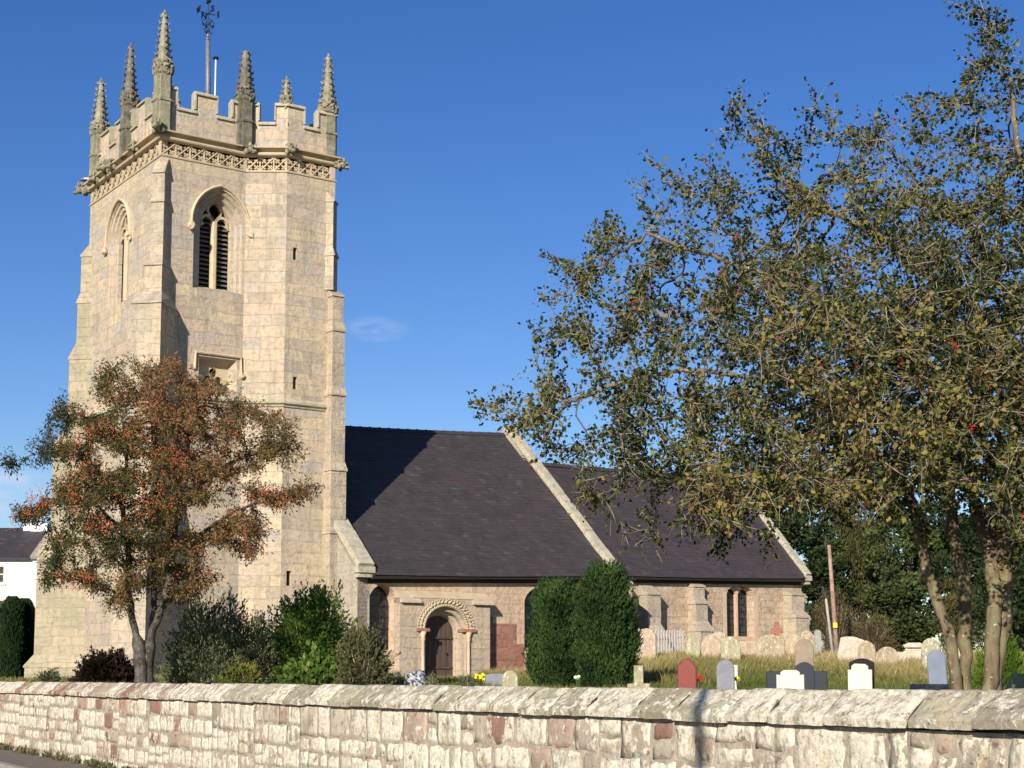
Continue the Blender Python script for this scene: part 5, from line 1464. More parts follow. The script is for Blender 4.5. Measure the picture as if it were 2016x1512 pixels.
def colonize(seeds, attr, step, infl, kill, iters=140, trop=(0, 0, 0)):
    """seeds: list of polylines (parents join).  returns nodes, parent index"""
    N = []; Pn = []
    for pl_, par in seeds:
        last = par
        for i, p in enumerate(pl_):
            p = np.array(p, float)
            if last is not None and last >= 0:
                q = np.array(N[last]); L = np.linalg.norm(p - q); m_ = max(1, int(L / step))
                for k_ in range(1, m_ + 1):
                    N.append(list(q + (p - q) * k_ / m_)); Pn.append(last); last = len(N) - 1
            else: N.append(list(p)); Pn.append(-1); last = len(N) - 1
    N = [np.array(p) for p in N]
    A = attr.copy(); best = np.full(len(A), 1e9); bi = np.zeros(len(A), int)
    new = list(range(len(N)))
    for it in range(iters):
        if not len(A): break
        NP = np.array([N[i] for i in new]); ni = np.array(new)
        for s0 in range(0, len(NP), 400):
            d = np.linalg.norm(A[:, None] - NP[None, s0:s0 + 400], axis=2); j = d.argmin(1); dm = d[np.arange(len(A)), j]
            up = dm < best; best[up] = dm[up]; bi[up] = ni[s0 + j[up]]
        keep = best > kill; A = A[keep]; best = best[keep]; bi = bi[keep]
        act = best < infl
        if not act.any(): break
        new = []
        for nd in np.unique(bi[act]):
            m_ = act & (bi == nd); v = (A[m_] - N[nd]); v /= np.linalg.norm(v, axis=1)[:, None]
            v = v.sum(0) + rng.normal(size=3) * .12 + np.array(trop); v /= np.linalg.norm(v) + 1e-9
            q = N[nd] + v * step
            N.append(q); Pn.append(int(nd)); new.append(len(N) - 1)
    return np.array(N), np.array(Pn)
def radii(N, Pn, tip, power=2.2, rmax=None):
    r_ = np.zeros(len(N)); ch = np.zeros(len(N))
    acc = np.zeros(len(N))
    for i in range(len(N) - 1, -1, -1):
        r_[i] = (acc[i] + (tip ** power if acc[i] == 0 else 0)) ** (1 / power)
        if Pn[i] >= 0: acc[Pn[i]] += r_[i] ** power
    if rmax is not None:
        s_ = rmax / r_.max(); r_ = np.where(r_ > tip * 1.5, tip * 1.5 + (r_ - tip * 1.5) * (rmax - tip * 1.5) / (r_.max() - tip * 1.5), r_)
    return r_
def limbs(name, N, Pn, r_, mat, parent, minr=0, knob=0):
    kids = [[] for _ in N]
    for i, p in enumerate(Pn):
        if p >= 0: kids[p].append(i)
    V = []; F = []; started = [(i, None) for i in range(len(N)) if Pn[i] < 0]
    cnt = 0
    while started:
        i, frm = started.pop()
        chain = ([frm] if frm is not None else []) + [i]
        while kids[chain[-1]]:
            ks = sorted(kids[chain[-1]], key=lambda k_: -r_[k_])
            for k_ in ks[1:]: started.append((k_, chain[-1]))
            chain.append(ks[0])
        pts = N[chain]; rr = r_[chain].copy()
        if frm is not None: rr[0] = min(rr[0], rr[1] * 1.15)
        k = 12 if rr.max() > .05 else (6 if rr.max() > .015 else 3)
        tg = np.gradient(pts, axis=0) if len(pts) > 1 else np.array([[0, 0, 1.]])
        tg /= np.linalg.norm(tg, axis=1)[:, None] + 1e-9
        x = np.cross(tg[0], [0, 0, 1] if abs(tg[0][2]) < .9 else [1, 0, 0]); 
        base = cnt
        ang = np.arange(k) * 2 * math.pi / k
        for j in range(len(pts)):
            x = x - tg[j] * (x @ tg[j]); x /= np.linalg.norm(x) + 1e-9; y = np.cross(tg[j], x)
            rad = rr[j]
            if rad > .05 and knob: rad = rad * (1 + knob * np.sin(ang * 3 + j * .8) + knob * .8 * np.sin(ang * 5 + j * 1.9 + chain[-1]))
            V.append(pts[j] + (np.cos(ang) * rad)[:, None] * x + (np.sin(ang) * rad)[:, None] * y)
        for j in range(len(pts) - 1):
            for q in range(k):
                F.append((base + j * k + q, base + j * k + (q + 1) % k, base + (j + 1) * k + (q + 1) % k, base + (j + 1) * k + q))
        cnt += k * len(pts)
    return npmesh(name, np.concatenate(V), np.array(F), mat, parent, smooth=True)
def twigs(N, Pn, r_, per, ln, thr, g, droop=0.):
    """short shoots off the thin wood"""
    idx = np.where(r_ < thr)[0]; idx = np.repeat(idx, per); n = len(idx)
    par = Pn[idx]; par = np.where(par < 0, idx, par)
    d0 = N[idx] - N[par]; d0 /= np.linalg.norm(d0, axis=1)[:, None] + 1e-9
    d = d0 * .6 + g.normal(size=(n, 3)) * .75; d[:, 2] -= droop; d /= np.linalg.norm(d, axis=1)[:, None]
    L = ln * g.uniform(.4, 1.25, n)
    return N[idx] + (N[par] - N[idx]) * g.random(n)[:, None], d, L
def twigmesh(name, B, d, L, mat, parent, w_=.003):
    n = len(B); g = np.random.default_rng(1)
    a = np.cross(d, g.normal(size=(n, 3))); a /= np.linalg.norm(a, axis=1)[:, None]; b = np.cross(d, a)
    mid = B + d * (L * .5)[:, None] + g.normal(size=(n, 3)) * (L * .06)[:, None]; tip = B + d * L[:, None]
    R3 = lambda c, s: [c + a * s, c + (-a * .5 + b * .87) * s, c + (-a * .5 - b * .87) * s]
    V = np.stack(R3(B, w_) + R3(mid, w_ * .7) + R3(tip, w_ * .3), 1).reshape(-1, 3)
    i = np.arange(n)[:, None] * 9
    F = np.concatenate([i + [o + q, o + (q + 1) % 3, o + 3 + (q + 1) % 3, o + 3 + q] for o in (0, 3) for q in range(3)], 0)
    return npmesh(name, V, F, mat, parent)
def spray(B, d, L, k, g, sd=.012):
    """leaf positions spaced along each twig"""
    n = len(B); t = (np.arange(k) + .6) / k
    P = B[:, None] + d[:, None] * (L[:, None] * t)[..., None]
    D = np.repeat(d[:, None], k, 1) + g.normal(size=(n, k, 3)) * .7
    return (P + g.normal(size=(n, k, 3)) * sd).reshape(-1, 3), D.reshape(-1, 3)

# ---------------------------------------------------------------- hawthorn on the right
g = np.random.default_rng(11)
poly = [(975, 792), (1040, 775), (1105, 748), (1085, 700), (1062, 640), (1085, 590), (1060, 510), (1120, 500), (1165, 480), (1160, 430), (1215, 425), (1270, 410), (1330, 385), (1390, 350), (1440, 320), (1500, 285), (1550, 262), (1600, 268), (1660, 232), (1720, 222), (1780, 240), (1800, 195), (1870, 175), (1930, 110), (2016, 90), (2250, 60), (2500, 250), (2650, 500), (2600, 800), (2300, 1050),
        (2120, 1180), (2016, 1130), (1985, 1060), (1960, 985), (1860, 965), (1800, 985), (1740, 1010), (1650, 1010), (1560, 1000), (1500, 1030), (1450, 1025), (1395, 1060), (1330, 975), (1250, 960), (1200, 905), (1150, 890), (1080, 880), (1010, 835)]
holes = [(1400, 455, 45), (1330, 560, 30), (1500, 430, 42), (1240, 700, 30), (1290, 830, 40), (1650, 470, 35), (1590, 330, 40), (1180, 560, 28), (1150, 800, 45), (1700, 560, 30), (1880, 330, 45), (1480, 610, 30), (1560, 800, 25), (1350, 430, 35), (1460, 340, 35), (1960, 250, 50), (1100, 600, 25)]
K = 30000
px = np.stack([g.uniform(950, 2650, K), g.uniform(40, 1090, K)], 1); px = px[inpoly(px, poly)]
for hx, hy, hr in holes: px = px[(np.hypot(px[:, 0] - hx, px[:, 1] - hy) > hr) | (g.random(len(px)) < .18)]
ci_ = px[g.choice(len(px), 520, replace=False)]; dd_ = np.min(np.hypot((px[:, None, 0] - ci_[None, :, 0]) * .75, (px[:, None, 1] - ci_[None, :, 1]) * 1.3), 1)
px = px[dd_ < np.clip(17 + (px[:, 0] - 1100) * .020 + (px[:, 1] - 300) * .012, 16, 36)]
edge = np.clip((px[:, 1] - 250) / 400, 0, 1) * np.clip((px[:, 0] - 1000) / 500, .25, 1)
D = 14.3 + g.uniform(-1, 1, len(px)) * (.6 + 2.0 * edge)
# thinner towards the upper left, dense low and right
keep = g.random(len(px)) < np.clip(.13 + .40 * np.clip((px[:, 1] - 250) / 550, 0, 1) + .5 * np.clip((px[:, 0] - 1250) / 500, 0, 1) * np.clip((px[:, 1] - 300) / 300, 0, 1), 0, 1)
attr = rays(px[keep], D[keep])
stray = [(945, 797), (1058, 505), (1062, 590), (1052, 645), (1265, 340), (1330, 325), (1452, 208), (1475, 205), (1500, 240), (1606, 182), (1622, 215), (1700, 222), (1790, 185), (1880, 20), (1905, 5), (1925, 40), (1960, 70), (1975, 30), (1990, 95), (2005, 60), (1895, 145), (1930, 110), (1395, 295), (1500, 1105), (1490, 1080), (1460, 1060), (1420, 1100), (1300, 1040), (1270, 1090), (1190, 1000), (1215, 960), (1180, 985), (1160, 840), (1105, 870), (1000, 830), (985, 800)]
sp_ = np.array(stray, float); attr = np.concatenate([attr, rays(np.repeat(sp_, 2, 0) + g.normal(size=(len(sp_) * 2, 2)) * 8, 14.2 + g.uniform(-.8, .8, len(sp_) * 2))])
TD = 14.0
def pxl(l, D=TD, j=0): return [tuple(atD(x, y, D + dd)) for x, y, dd in l]
zb_ = 1.1
stemA = pxl([(1884, 1362, 0), (1876, 1300, 0), (1862, 1225, .05), (1838, 1150, .1), (1815, 1075, .1), (1800, 1000, .2), (1770, 940, .3), (1700, 860, .1), (1620, 800, -.3)])
stemB = pxl([(1902, 1362, .2), (1903, 1290, .2), (1898, 1180, .25), (1884, 1080, .3), (1872, 1000, .3), (1862, 900, .3), (1868, 780, .3), (1890, 690, .2), (1930, 620, .1), (1958, 530, 0), (1975, 420, 0)])
stemC = pxl([(1945, 1362, -.3), (1952, 1270, -.3), (1960, 1180, -.25), (1952, 1100, -.1), (1925, 1020, .1), (1905, 930, .3), (1900, 860, .6), (1960, 760, .9)])
stemD = pxl([(1957, 1362, -.25), (1968, 1260, -.2), (1985, 1050, -.1), (1992, 940, 0), (2005, 800, 0), (2030, 650, 0), (2040, 450, 0), (2000, 250, 0), (1985, 140, 0)])
stemE = pxl([(1985, 1050, -.1), (2040, 960, .3), (2150, 750, .4), (2250, 550, .2)])
limb1 = pxl([(1890, 690, .2), (1870, 600, .2), (1850, 520, .1), (1820, 430, 0), (1790, 330, -.2)])
limb2 = pxl([(1862, 900, .3), (1760, 820, .3), (1640, 760, .0), (1500, 740, -.4), (1360, 730, -.5), (1200, 760, -.4), (1100, 790, -.3)])
limb3 = pxl([(1868, 790, .3), (1780, 690, .2), (1680, 620, -.2), (1540, 560, -.6), (1400, 500, -.6), (1270, 460, -.5)])
limb4 = pxl([(1930, 620, .1), (1860, 560, .4), (1740, 470, .7), (1640, 420, .8), (1540, 380, .6)])
hb = barkmat('hawthorn_bark', (.09, .065, .04), (.20, .155, .095), (.20, .20, .10), .7)
seedl = [(x, -1) for x in (stemA, stemB, stemC, stemD)]
# join limbs to the nearest stem node after a first pass
def seeded(main, extra, attr, **kw):
    base = [(m_, None) for m_ in main]
    N, Pn = colonize(base, attr[:0], kw['step'], 1, .1)
    seeds = []
    allN = []; out = [(m_, None) for m_ in main]
    for e in extra:
        out.append((e[1:], ('near', e[0])))
    # resolve
    N = []; Pn = []
    def addpl(pl_, last):
        for p in pl_:
            p = np.array(p, float)
            if last is not None:
                q = N[last]; L = np.linalg.norm(p - q); m_ = max(1, int(L / kw['step']))
                for k_ in range(1, m_ + 1): N.append(q + (p - q) * k_ / m_ + rng.normal(size=3) * kw['step'] * .045 + np.array([math.sin(len(N) * .45), math.cos(len(N) * .31), math.sin(len(N) * .37 + 1)]) * kw['step'] * .20 * (k_ < m_)); Pn.append(last); last = len(N) - 1
            else: N.append(p); Pn.append(-1); last = len(N) - 1
    for m_ in main: addpl(m_, None)
    for e in extra:
        a = np.array(e[0]); last = int(np.argmin(np.linalg.norm(np.array(N) - a, axis=1))); addpl(e[1:], last)
    return grow(N, Pn, attr, **kw)
def grow(N, Pn, A, step, infl, kill, iters=150, trop=(0, 0, 0), wob=.12):
    best = np.full(len(A), 1e9); bi = np.zeros(len(A), int); new = list(range(len(N))); trop = np.array(trop)
    for it in range(iters):
        if not len(A) or not new: break
        NP = np.array([N[i] for i in new]); ni = np.array(new)
        for s0 in range(0, len(NP), 400):
            d = np.linalg.norm(A[:, None] - NP[None, s0:s0 + 400], axis=2); j = d.argmin(1); dm = d[np.arange(len(A)), j]
            up = dm < best; best[up] = dm[up]; bi[up] = ni[s0 + j[up]]
        keep = best > kill; A = A[keep]; best = best[keep]; bi = bi[keep]
        act = best < infl
        if not act.any(): break
        new = []
        ord_ = np.argsort(bi[act], kind='stable'); ba = bi[act][ord_]; Aa = A[act][ord_]
        un, st0 = np.unique(ba, return_index=True); st1 = np.append(st0[1:], len(ba))
        for nd, a, b in zip(un, st0, st1):
            v = Aa[a:b] - N[nd]; v /= np.linalg.norm(v, axis=1)[:, None]
            v = v.sum(0); v /= np.linalg.norm(v) + 1e-9; v = v + rng.normal(size=3) * wob * 2 + trop; v /= np.linalg.norm(v) + 1e-9
            N.append(N[nd] + v * step); Pn.append(int(nd)); new.append(len(N) - 1)
    return np.array(N), np.array(Pn)
haw = thing('hawthorn_tree', 'spreading hawthorn tree with several bare stems and red berries at the right', 'tree')
N, Pn = seeded([stemA, stemB, stemC, stemD], [stemE, limb1, limb2, limb3, limb4], attr, step=.085, infl=.9, kill=.13, iters=110, wob=.16)
r_ = radii(N, Pn, .0035, 2.15)
# keep the photographed stem girth
zmax = N[:, 2]
sx_ = N[:, 0] / N[:, 1] * 3096 + 1008
capr = np.where(sx_ > 1925, .070, .058); capr = np.where((sx_ < 1730) & (N[:, 2] > 2.5), .030, capr); capr = np.where((sx_ < 1530) & (N[:, 2] > 2.5), .019, capr)
r_ = np.minimum(r_, capr)
low = N[:, 2] < 3.2
r_ = np.where(low & (r_ > .03), np.maximum(r_, capr * .93), r_)
limbs('trunk', N, Pn, r_, hb, haw, knob=.06)
B, d, L = twigs(N, Pn, r_, 2, .24, .0085, g, .12)
tk = barkmat('hawthorn_twig', (.18, .12, .09), (.40, .33, .26), (.46, .43, .33), .5)
twigmesh('twigs', B, d, L, tk, haw, .0035)
P, Dr = spray(B, d, L, 8, g, .018)
print('HAW', len(N), len(P))
if len(P) > 250000: s_ = g.permutation(len(P))[:250000]; P = P[s_]; Dr = Dr[s_]
clump = vnoise(P, 2.2, 3) * .55 + vnoise(P, 6, 4) * .3
rnd = np.clip(.37 + clump * .7 + g.normal(size=len(P)) * .20, 0, 1)
hl = leafmat('hawthorn_leaf', [(0, (.016, .030, .010)), (.28, (.040, .058, .018)), (.48, (.10, .115, .028)), (.64, (.22, .195, .05)), (.80, (.28, .20, .06)), (.93, (.15, .055, .035)), (1, (.10, .035, .03))], .24)
leaves('crown', P, .038, hl, haw, rnd, .85, .3, 12, Dr, szvar=.5)
# berries in bunches
bi_ = g.choice(len(B), 420, replace=False); sel = vnoise(B[bi_], 1.6, 9) > .0
C = (B + d * L[:, None])[bi_][sel]; C = np.repeat(C, 6, 0) + g.normal(size=(len(C) * 6, 3)) * .022
def octa(name, C, s, mat, parent):
    o6 = np.array([(1, 0, 0), (-1, 0, 0), (0, 1, 0), (0, -1, 0), (0, 0, 1), (0, 0, -1)], float) * s
    V = (C[:, None] + o6[None]).reshape(-1, 3); f = np.array([(0, 2, 4), (2, 1, 4), (1, 3, 4), (3, 0, 4), (2, 0, 5), (1, 2, 5), (3, 1, 5), (0, 3, 5)])
    F = (np.arange(len(C))[:, None, None] * 6 + f[None]).reshape(-1, 3)
    return npmesh(name, V, F, mat, parent, smooth=True)
octa('berries', C, .011, simple('red_berry', (.42, .012, .015), .35), haw)
rebase(haw, atD(1920, 1362, TD))

# ---------------------------------------------------------------- rowan on the left
g = np.random.default_rng(5)
poly = [(5, 905), (50, 895), (85, 850), (100, 790), (150, 755), (185, 765), (180, 730), (215, 705), (260, 715), (300, 700), (350, 705), (375, 740), (420, 735), (455, 765), (500, 790), (560, 815), (595, 860), (570, 910), (560, 940), (625, 950), (620, 985), (575, 985), (530, 1010), (535, 1055), (515, 1060), (505, 1105), (460, 1130), (420, 1165), (350, 1190), (300, 1160), (250, 1160), (215, 1215), (190, 1205), (215, 1165), (160, 1165), (75, 1150), (70, 1120), (110, 1080), (80, 1040), (40, 1030), (5, 1010), (40, 980), (100, 960), (70, 930)]
K = 9000
px = np.stack([g.uniform(0, 640, K), g.uniform(690, 1230, K)], 1); px = px[inpoly(px, poly)]
for hx, hy, hr in [(165, 1090, 30), (90, 945, 30), (60, 960, 28), (450, 1000, 16), (130, 1010, 14), (470, 930, 14), (540, 930, 22), (230, 1120, 18), (200, 800, 14), (500, 1000, 16), (400, 800, 12)]:
    px = px[np.hypot(px[:, 0] - hx, px[:, 1] - hy) > hr]
rr = np.clip(1 - np.hypot((px[:, 0] - 310) / 340, (px[:, 1] - 950) / 270) ** 2, .05, 1) ** .5
RD = 33.0
ci_ = px[g.choice(len(px), 165, replace=False)]; dd_ = np.min(np.hypot(px[:, None, 0] - ci_[None, :, 0], (px[:, None, 1] - ci_[None, :, 1]) * 1.5), 1)
k_ = (dd_ < 18); px = px[k_]; rr = rr[k_]
D = RD + g.uniform(-1, 1, len(px)) * 2.2 * rr
attr = rays(px, D)
st = lambda l: pxl(l, RD)
s1 = st([(277, 1345, 0), (275, 1300, 0), (268, 1250, 0), (258, 1190, .1), (252, 1120, .2), (248, 1050, .3), (240, 980, .2), (250, 900, 0), (240, 820, -.2)])
s2 = st([(290, 1345, .1), (292, 1290, .1), (300, 1240, 0), (318, 1190, -.1), (335, 1140, -.2), (345, 1070, -.2), (350, 990, -.3), (370, 900, -.2), (375, 820, 0)])
s3 = st([(283, 1345, .2), (290, 1270, .4), (305, 1200, .6), (300, 1100, 1), (310, 1000, 1.2), (300, 860, 1.2), (300, 760, 1)])
l1 = st([(350, 1000, -.3), (400, 950, -.5), (470, 905, -.6), (560, 880, -.5)])
l2 = st([(345, 1075, -.2), (410, 1040, -.4), (480, 1000, -.5), (540, 985, -.4), (600, 965, -.3)])
l3 = st([(258, 1180, .1), (200, 1150, .1), (140, 1140, 0), (90, 1140, 0)])
l4 = st([(250, 1060, .3), (190, 990, .4), (110, 990, .3), (50, 1005, .2)])
l5 = st([(248, 1000, .2), (190, 920, 0), (130, 880, -.1), (40, 905, -.1)])
row = thing('rowan_tree', 'rowan tree turning rusty with orange berries in front of the tower', 'tree')
N, Pn = seeded([s1, s2, s3], [l1, l2, l3, l4, l5], attr, step=.15, infl=1.6, kill=.24, iters=90, wob=.14)
r_ = radii(N, Pn, .007, 2.15)
r_ = np.minimum(r_, .17); low = N[:, 2] < 2.4; r_ = np.where(low & (r_ > .06), np.maximum(r_, .14), r_)
limbs('trunk', N, Pn, r_, barkmat('rowan_bark', (.035, .03, .026), (.075, .06, .05), (.24, .23, .21), .35), row, knob=.04)
B, d, L = twigs(N, Pn, r_, 2, .30, .02, g, .25)
twigmesh('twigs', B, d, L, barkmat('rowan_twig', (.06, .045, .04), (.12, .10, .08), (.2, .2, .16), .3), row, .005)
P, Dr = spray(B, d, L, 18, g, .05)
print('ROW', len(N), len(P))
if len(P) > 90000: s_ = g.permutation(len(P))[:90000]; P = P[s_]; Dr = Dr[s_]
Dr[:, 2] -= .35
X = (P[:, 0] / P[:, 1] * 3096 + 1008)            # redder to the right and outside
rnd = np.clip(.36 + (X - 250) / 750 + vnoise(P, 1.3, 5) * .5 + vnoise(P, 4, 6) * .25 + g.normal(size=len(P)) * .13, 0, 1)
rl = leafmat('rowan_leaf', [(0, (.035, .052, .016)), (.3, (.085, .095, .028)), (.5, (.18, .135, .045)), (.65, (.28, .165, .065)), (.8, (.30, .14, .07)), (.93, (.32, .13, .07)), (1, (.40, .13, .06))], .34)
leaves('crown', P, .08, rl, row, rnd, .36, .3, 6, Dr)
bc = [(175, 880), (150, 905), (170, 930), (195, 900), (120, 955), (60, 1010), (45, 1005), (85, 1000), (60, 1025), (100, 1010), (210, 1015), (195, 1030), (230, 1010), (300, 800), (240, 800), (370, 885), (340, 920), (345, 880), (290, 975), (305, 985), (150, 835), (165, 830), (100, 1145), (85, 1150), (110, 1125), (400, 1105), (380, 1130), (360, 1060), (560, 985), (595, 975), (550, 990), (455, 1010), (420, 790), (280, 960), (160, 870), (140, 890), (110, 940), (190, 1040), (130, 1050), (320, 870), (350, 760), (270, 870), (330, 1000), (250, 1000)]
bc = np.array(bc, float); m_ = 9
pc_ = np.repeat(bc, m_, 0) + g.normal(size=(len(bc) * m_, 2)) * [13, 8]
C = rays(pc_, RD - 1.6 + g.uniform(-.8, 1.2, len(pc_))); 
ii = np.array([np.argmin(((N - c) ** 2).sum(1)) for c in C]); C = N[ii] + g.normal(size=(len(C), 3)) * .13
C = np.repeat(C, 7, 0) + g.normal(size=(len(C) * 7, 3)) * .06
octa('berries', C, .015, simple('orange_berry', (.55, .13, .05), .6), row)
rebase(row, atD(284, 1345, RD))

# ---------------------------------------------------------------- shrubs, yews
def shrub(name, label, cat, px_l, px_r, y_t, D, depth, n, size, mat, seed, aspect=.5, shape='dome', tops=0, stems=8, cl=2.0, mid=.5, up=.5, group=None, zb=None, twigm=None, fill=.45, lob=.22, tuft=0, tl=.2):
    g = np.random.default_rng(seed)
    c = atD((px_l + px_r) / 2, y_t, D); sc = D / 3096
    rx = (px_r - px_l) / 2 * sc; zg = gz(c[0], c[1]) if zb is None else zb; H = c[2] - zg
    root = thing(name, label, cat, (c[0], c[1], zg), 0, group)
    u = g.normal(size=(n, 3)); u /= np.linalg.norm(u, axis=1)[:, None]
    rad = 1 - np.abs(g.normal(size=n)) * fill * .5; rad = np.clip(rad, 0, 1)
    lump = 1 + lob * vnoise(u, 5, seed) + lob * .6 * vnoise(u, 11, seed + 1)
    if shape == 'dome':
        u[:, 2] = np.abs(u[:, 2])
        P = u * rad[:, None] * lump[:, None] * [rx, depth, H * .95]
        P[:, 2] += .0
    elif shape == 'column':
        twigm = M['bgbark']
        t = g.random(n) ** .9; t = np.where(g.random(n) < .12, g.uniform(.86, 1, n), t); ang = g.uniform(0, 6.283, n)
        pr = np.minimum(1, (1.02 - t) * 6) ** .5 * (.86 + .18 * np.minimum(1, t * 4) - .22 * t)
        lump = 1 + lob * vnoise(np.stack([np.cos(ang), np.sin(ang), t * H / max(rx, .3) * .6], 1), 4.0, seed) + lob * .6 * vnoise(np.stack([np.cos(ang), np.sin(ang), t * H / max(rx, .3) * .6], 1), 10.0, seed + 5)
        q_ = (1 - np.abs(g.normal(size=n)) * .13) * pr * lump
        P = np.stack([np.cos(ang) * q_ * rx, np.sin(ang) * q_ * depth, t * H], 1)
        u = np.stack([np.cos(ang) * .6, np.sin(ang) * .6, np.full(n, .8)], 1)
    ni = int(n * .22)                     # foliage deeper inside, so nothing shines through
    Pi = P[:ni] * np.array([.78, .78, .93]); P = np.concatenate([P, Pi]); u = np.concatenate([u, u[:ni]])
    if tuft:
        k_ = g.choice(n, tuft, replace=False); m_ = 22
        dt = u[k_] / (np.linalg.norm(u[k_], axis=1)[:, None] + 1e-9) + g.normal(size=(tuft, 3)) * .35 + [0, 0, up * .6]; dt /= np.linalg.norm(dt, axis=1)[:, None]
        tt = g.random((tuft, m_)); ll = tl * g.uniform(.4, 1.3, tuft)
        q = P[k_][:, None] + dt[:, None] * (tt * ll[:, None])[..., None] + g.normal(size=(tuft, m_, 3)) * (tl * .16) * (1 - tt)[..., None]
        P = np.concatenate([P, q.reshape(-1, 3)]); u = np.concatenate([u, np.repeat(dt, m_, 0)])
    P[:, 2] = np.maximum(P[:, 2], .01)
    if tops:
        for k_ in range(tops):      # upright shoots above the mass
            a = g.uniform(-.8, .8); b = g.uniform(-.5, .5)
            z0_ = H * .82 * math.sqrt(max(.05, 1 - a * a)); m_ = int(g.uniform(14, 34)); hh = g.uniform(.12, .34) * H
            t = np.linspace(-.3, 1, m_); lean_ = g.normal(size=2) * .18 * H * .4
            q = np.stack([a * rx + lean_[0] * t, b * depth + lean_[1] * t, z0_ + hh * t], 1) + g.normal(size=(m_, 3)) * size * .3
            P = np.concatenate([P, q]); u = np.concatenate([u, np.tile([0, 0, 1.], (m_, 1)) + g.normal(size=(m_, 3)) * .6])
    rnd = np.clip(mid + vnoise(P, cl / max(rx, .3) * 2, seed + 2) * .45 + g.normal(size=len(P)) * .16, 0, 1)
    dirs = u + np.array([0, 0, up])
    leaves('foliage', P, size, mat, root, rnd, aspect, .2, seed, dirs)
    q = MB()
    for i in range(stems):
        a = g.uniform(0, 6.28); s_ = g.uniform(.2, .75)
        hq = .92 - .3 * s_ - (.25 if shape == 'column' else 0)
        q.tube([(0.12 * math.cos(a), .12 * math.sin(a), -.1), (rx * s_ * .5 * math.cos(a), depth * s_ * .5 * math.sin(a), H * .4), (rx * s_ * math.cos(a), depth * s_ * math.sin(a), H * hq)], [.025, .018, .006], 5)
    q.build('stem', twigm or tk, root, uv=False)
    return root
yew = leafmat('yew_needles', [(0, (.010, .026, .009)), (.45, (.030, .062, .018)), (.75, (.07, .115, .030)), (1, (.12, .17, .045))], .12)
shrub('yew', 'shorter dark green clipped yew left of its taller twin', 'yew', 1044, 1150, 1158, 40.6, .66, 26000, .085, yew, 21, .28, 'column', stems=3, up=.5, lob=.34, tuft=1300, tl=.26, mid=.42, group='two upright yews', zb=1.25)
shrub('yew', 'taller dark green upright yew reaching the church eaves', 'yew', 1138, 1246, 1128, 39.4, .70, 30000, .085, yew, 22, .28, 'column', stems=3, up=.5, lob=.34, tuft=1700, tl=.28, mid=.42, group='two upright yews', zb=1.25)
cy = leafmat('cypress', [(0, (.008, .020, .008)), (.5, (.016, .038, .012)), (1, (.035, .065, .018))], .1)
for i, (a, b, yt, dd, lab) in enumerate(((-42, 6, 1186, 68, 'dark columnar conifer cut off by the left edge of the picture'), (0, 50, 1180, 67, 'dark columnar conifer standing left of the one by the tower'), (24, 74, 1184, 68, 'dark columnar conifer nearest the tower buttress'))):
    shrub('conifer', lab, 'conifer', a, b, yt, dd, .6, 14000, .15, cy, 30 + i, .25, 'column', stems=3, up=2.0, lob=.16, group='columnar conifers by the white house', zb=1.2)
grn = leafmat('bright_shrub_leaf', [(0, (.04, .08, .018)), (.4, (.09, .165, .03)), (.7, (.15, .22, .045)), (1, (.23, .25, .07))], .35)
gry = leafmat('grey_green_leaf', [(0, (.07, .09, .045)), (.45, (.15, .18, .085)), (.8, (.21, .225, .11)), (1, (.28, .26, .12))], .25)
yel = leafmat('yellowing_leaf', [(0, (.08, .11, .025)), (.4, (.20, .20, .04)), (.7, (.40, .32, .05)), (1, (.30, .20, .10))], .3)
brn = leafmat('dull_leaf', [(0, (.06, .075, .03)), (.5, (.13, .13, .055)), (.8, (.19, .16, .09)), (1, (.24, .20, .14))], .25)
drk = leafmat('purple_leaf', [(0, (.012, .010, .007)), (.6, (.028, .018, .012)), (1, (.05, .032, .02))], .15)
shrub('shrub', 'grey green bushy shrub between the rowan and the bright green bush', 'shrub', 322, 496, 1190, 35, .9, 13000, .075, gry, 41, .35, tops=26, stems=14, up=.7, mid=.45, lob=.4, tuft=420, tl=.32)
shrub('shrub', 'grey brown willowy shrub leaning against the bright green bush', 'shrub', 430, 560, 1215, 35.6, .7, 6500, .07, gry, 42, .35, tops=18, stems=10, up=.7, mid=.65, lob=.4, tuft=260, tl=.3)
shrub('shrub', 'tall bright green leafy bush with feathery top by the church wall', 'shrub', 520, 696, 1168, 36, .95, 14000, .08, grn, 43, .5, tops=46, stems=14, up=.5, mid=.42, lob=.45, tuft=460, tl=.34)
shrub('shrub', 'twiggy dull green shrub with pale bare stalks left of the door', 'shrub', 664, 766, 1240, 33.5, .55, 4200, .075, brn, 44, .45, tops=24, stems=18, up=.6, mid=.4, lob=.45, tuft=160, tl=.3, twigm=barkmat('pale_stalk', (.30, .26, .18), (.45, .40, .30), (.5, .46, .36), .3))
shrub('shrub', 'low yellowing plant at the foot of the shrubs behind the wall', 'shrub', 436, 515, 1312, 33.6, .35, 800, .07, yel, 45, .5, tops=14, stems=6, mid=.15, lob=.6, tuft=40, tl=.25)
shrub('shrub', 'low broad leaved green plant under the bright green bush', 'shrub', 560, 680, 1300, 33.6, .35, 1500, .12, grn, 46, .75, tops=4, stems=6, mid=.55, lob=.6, tuft=30, tl=.2)
shrub('shrub', 'low dark purple bush between the tower buttress and the rowan', 'shrub', 158, 266, 1284, 42, .9, 8000, .08, drk, 47, .5, tops=10, stems=6, lob=.35, tuft=200, tl=.25)
shrub('weed_clump', 'small dark weed clump at the foot of the left tower buttress', 'plant', 72, 122, 1319, 43, .3, 900, .07, gry, 48, .5, stems=4, mid=.2, lob=.4)
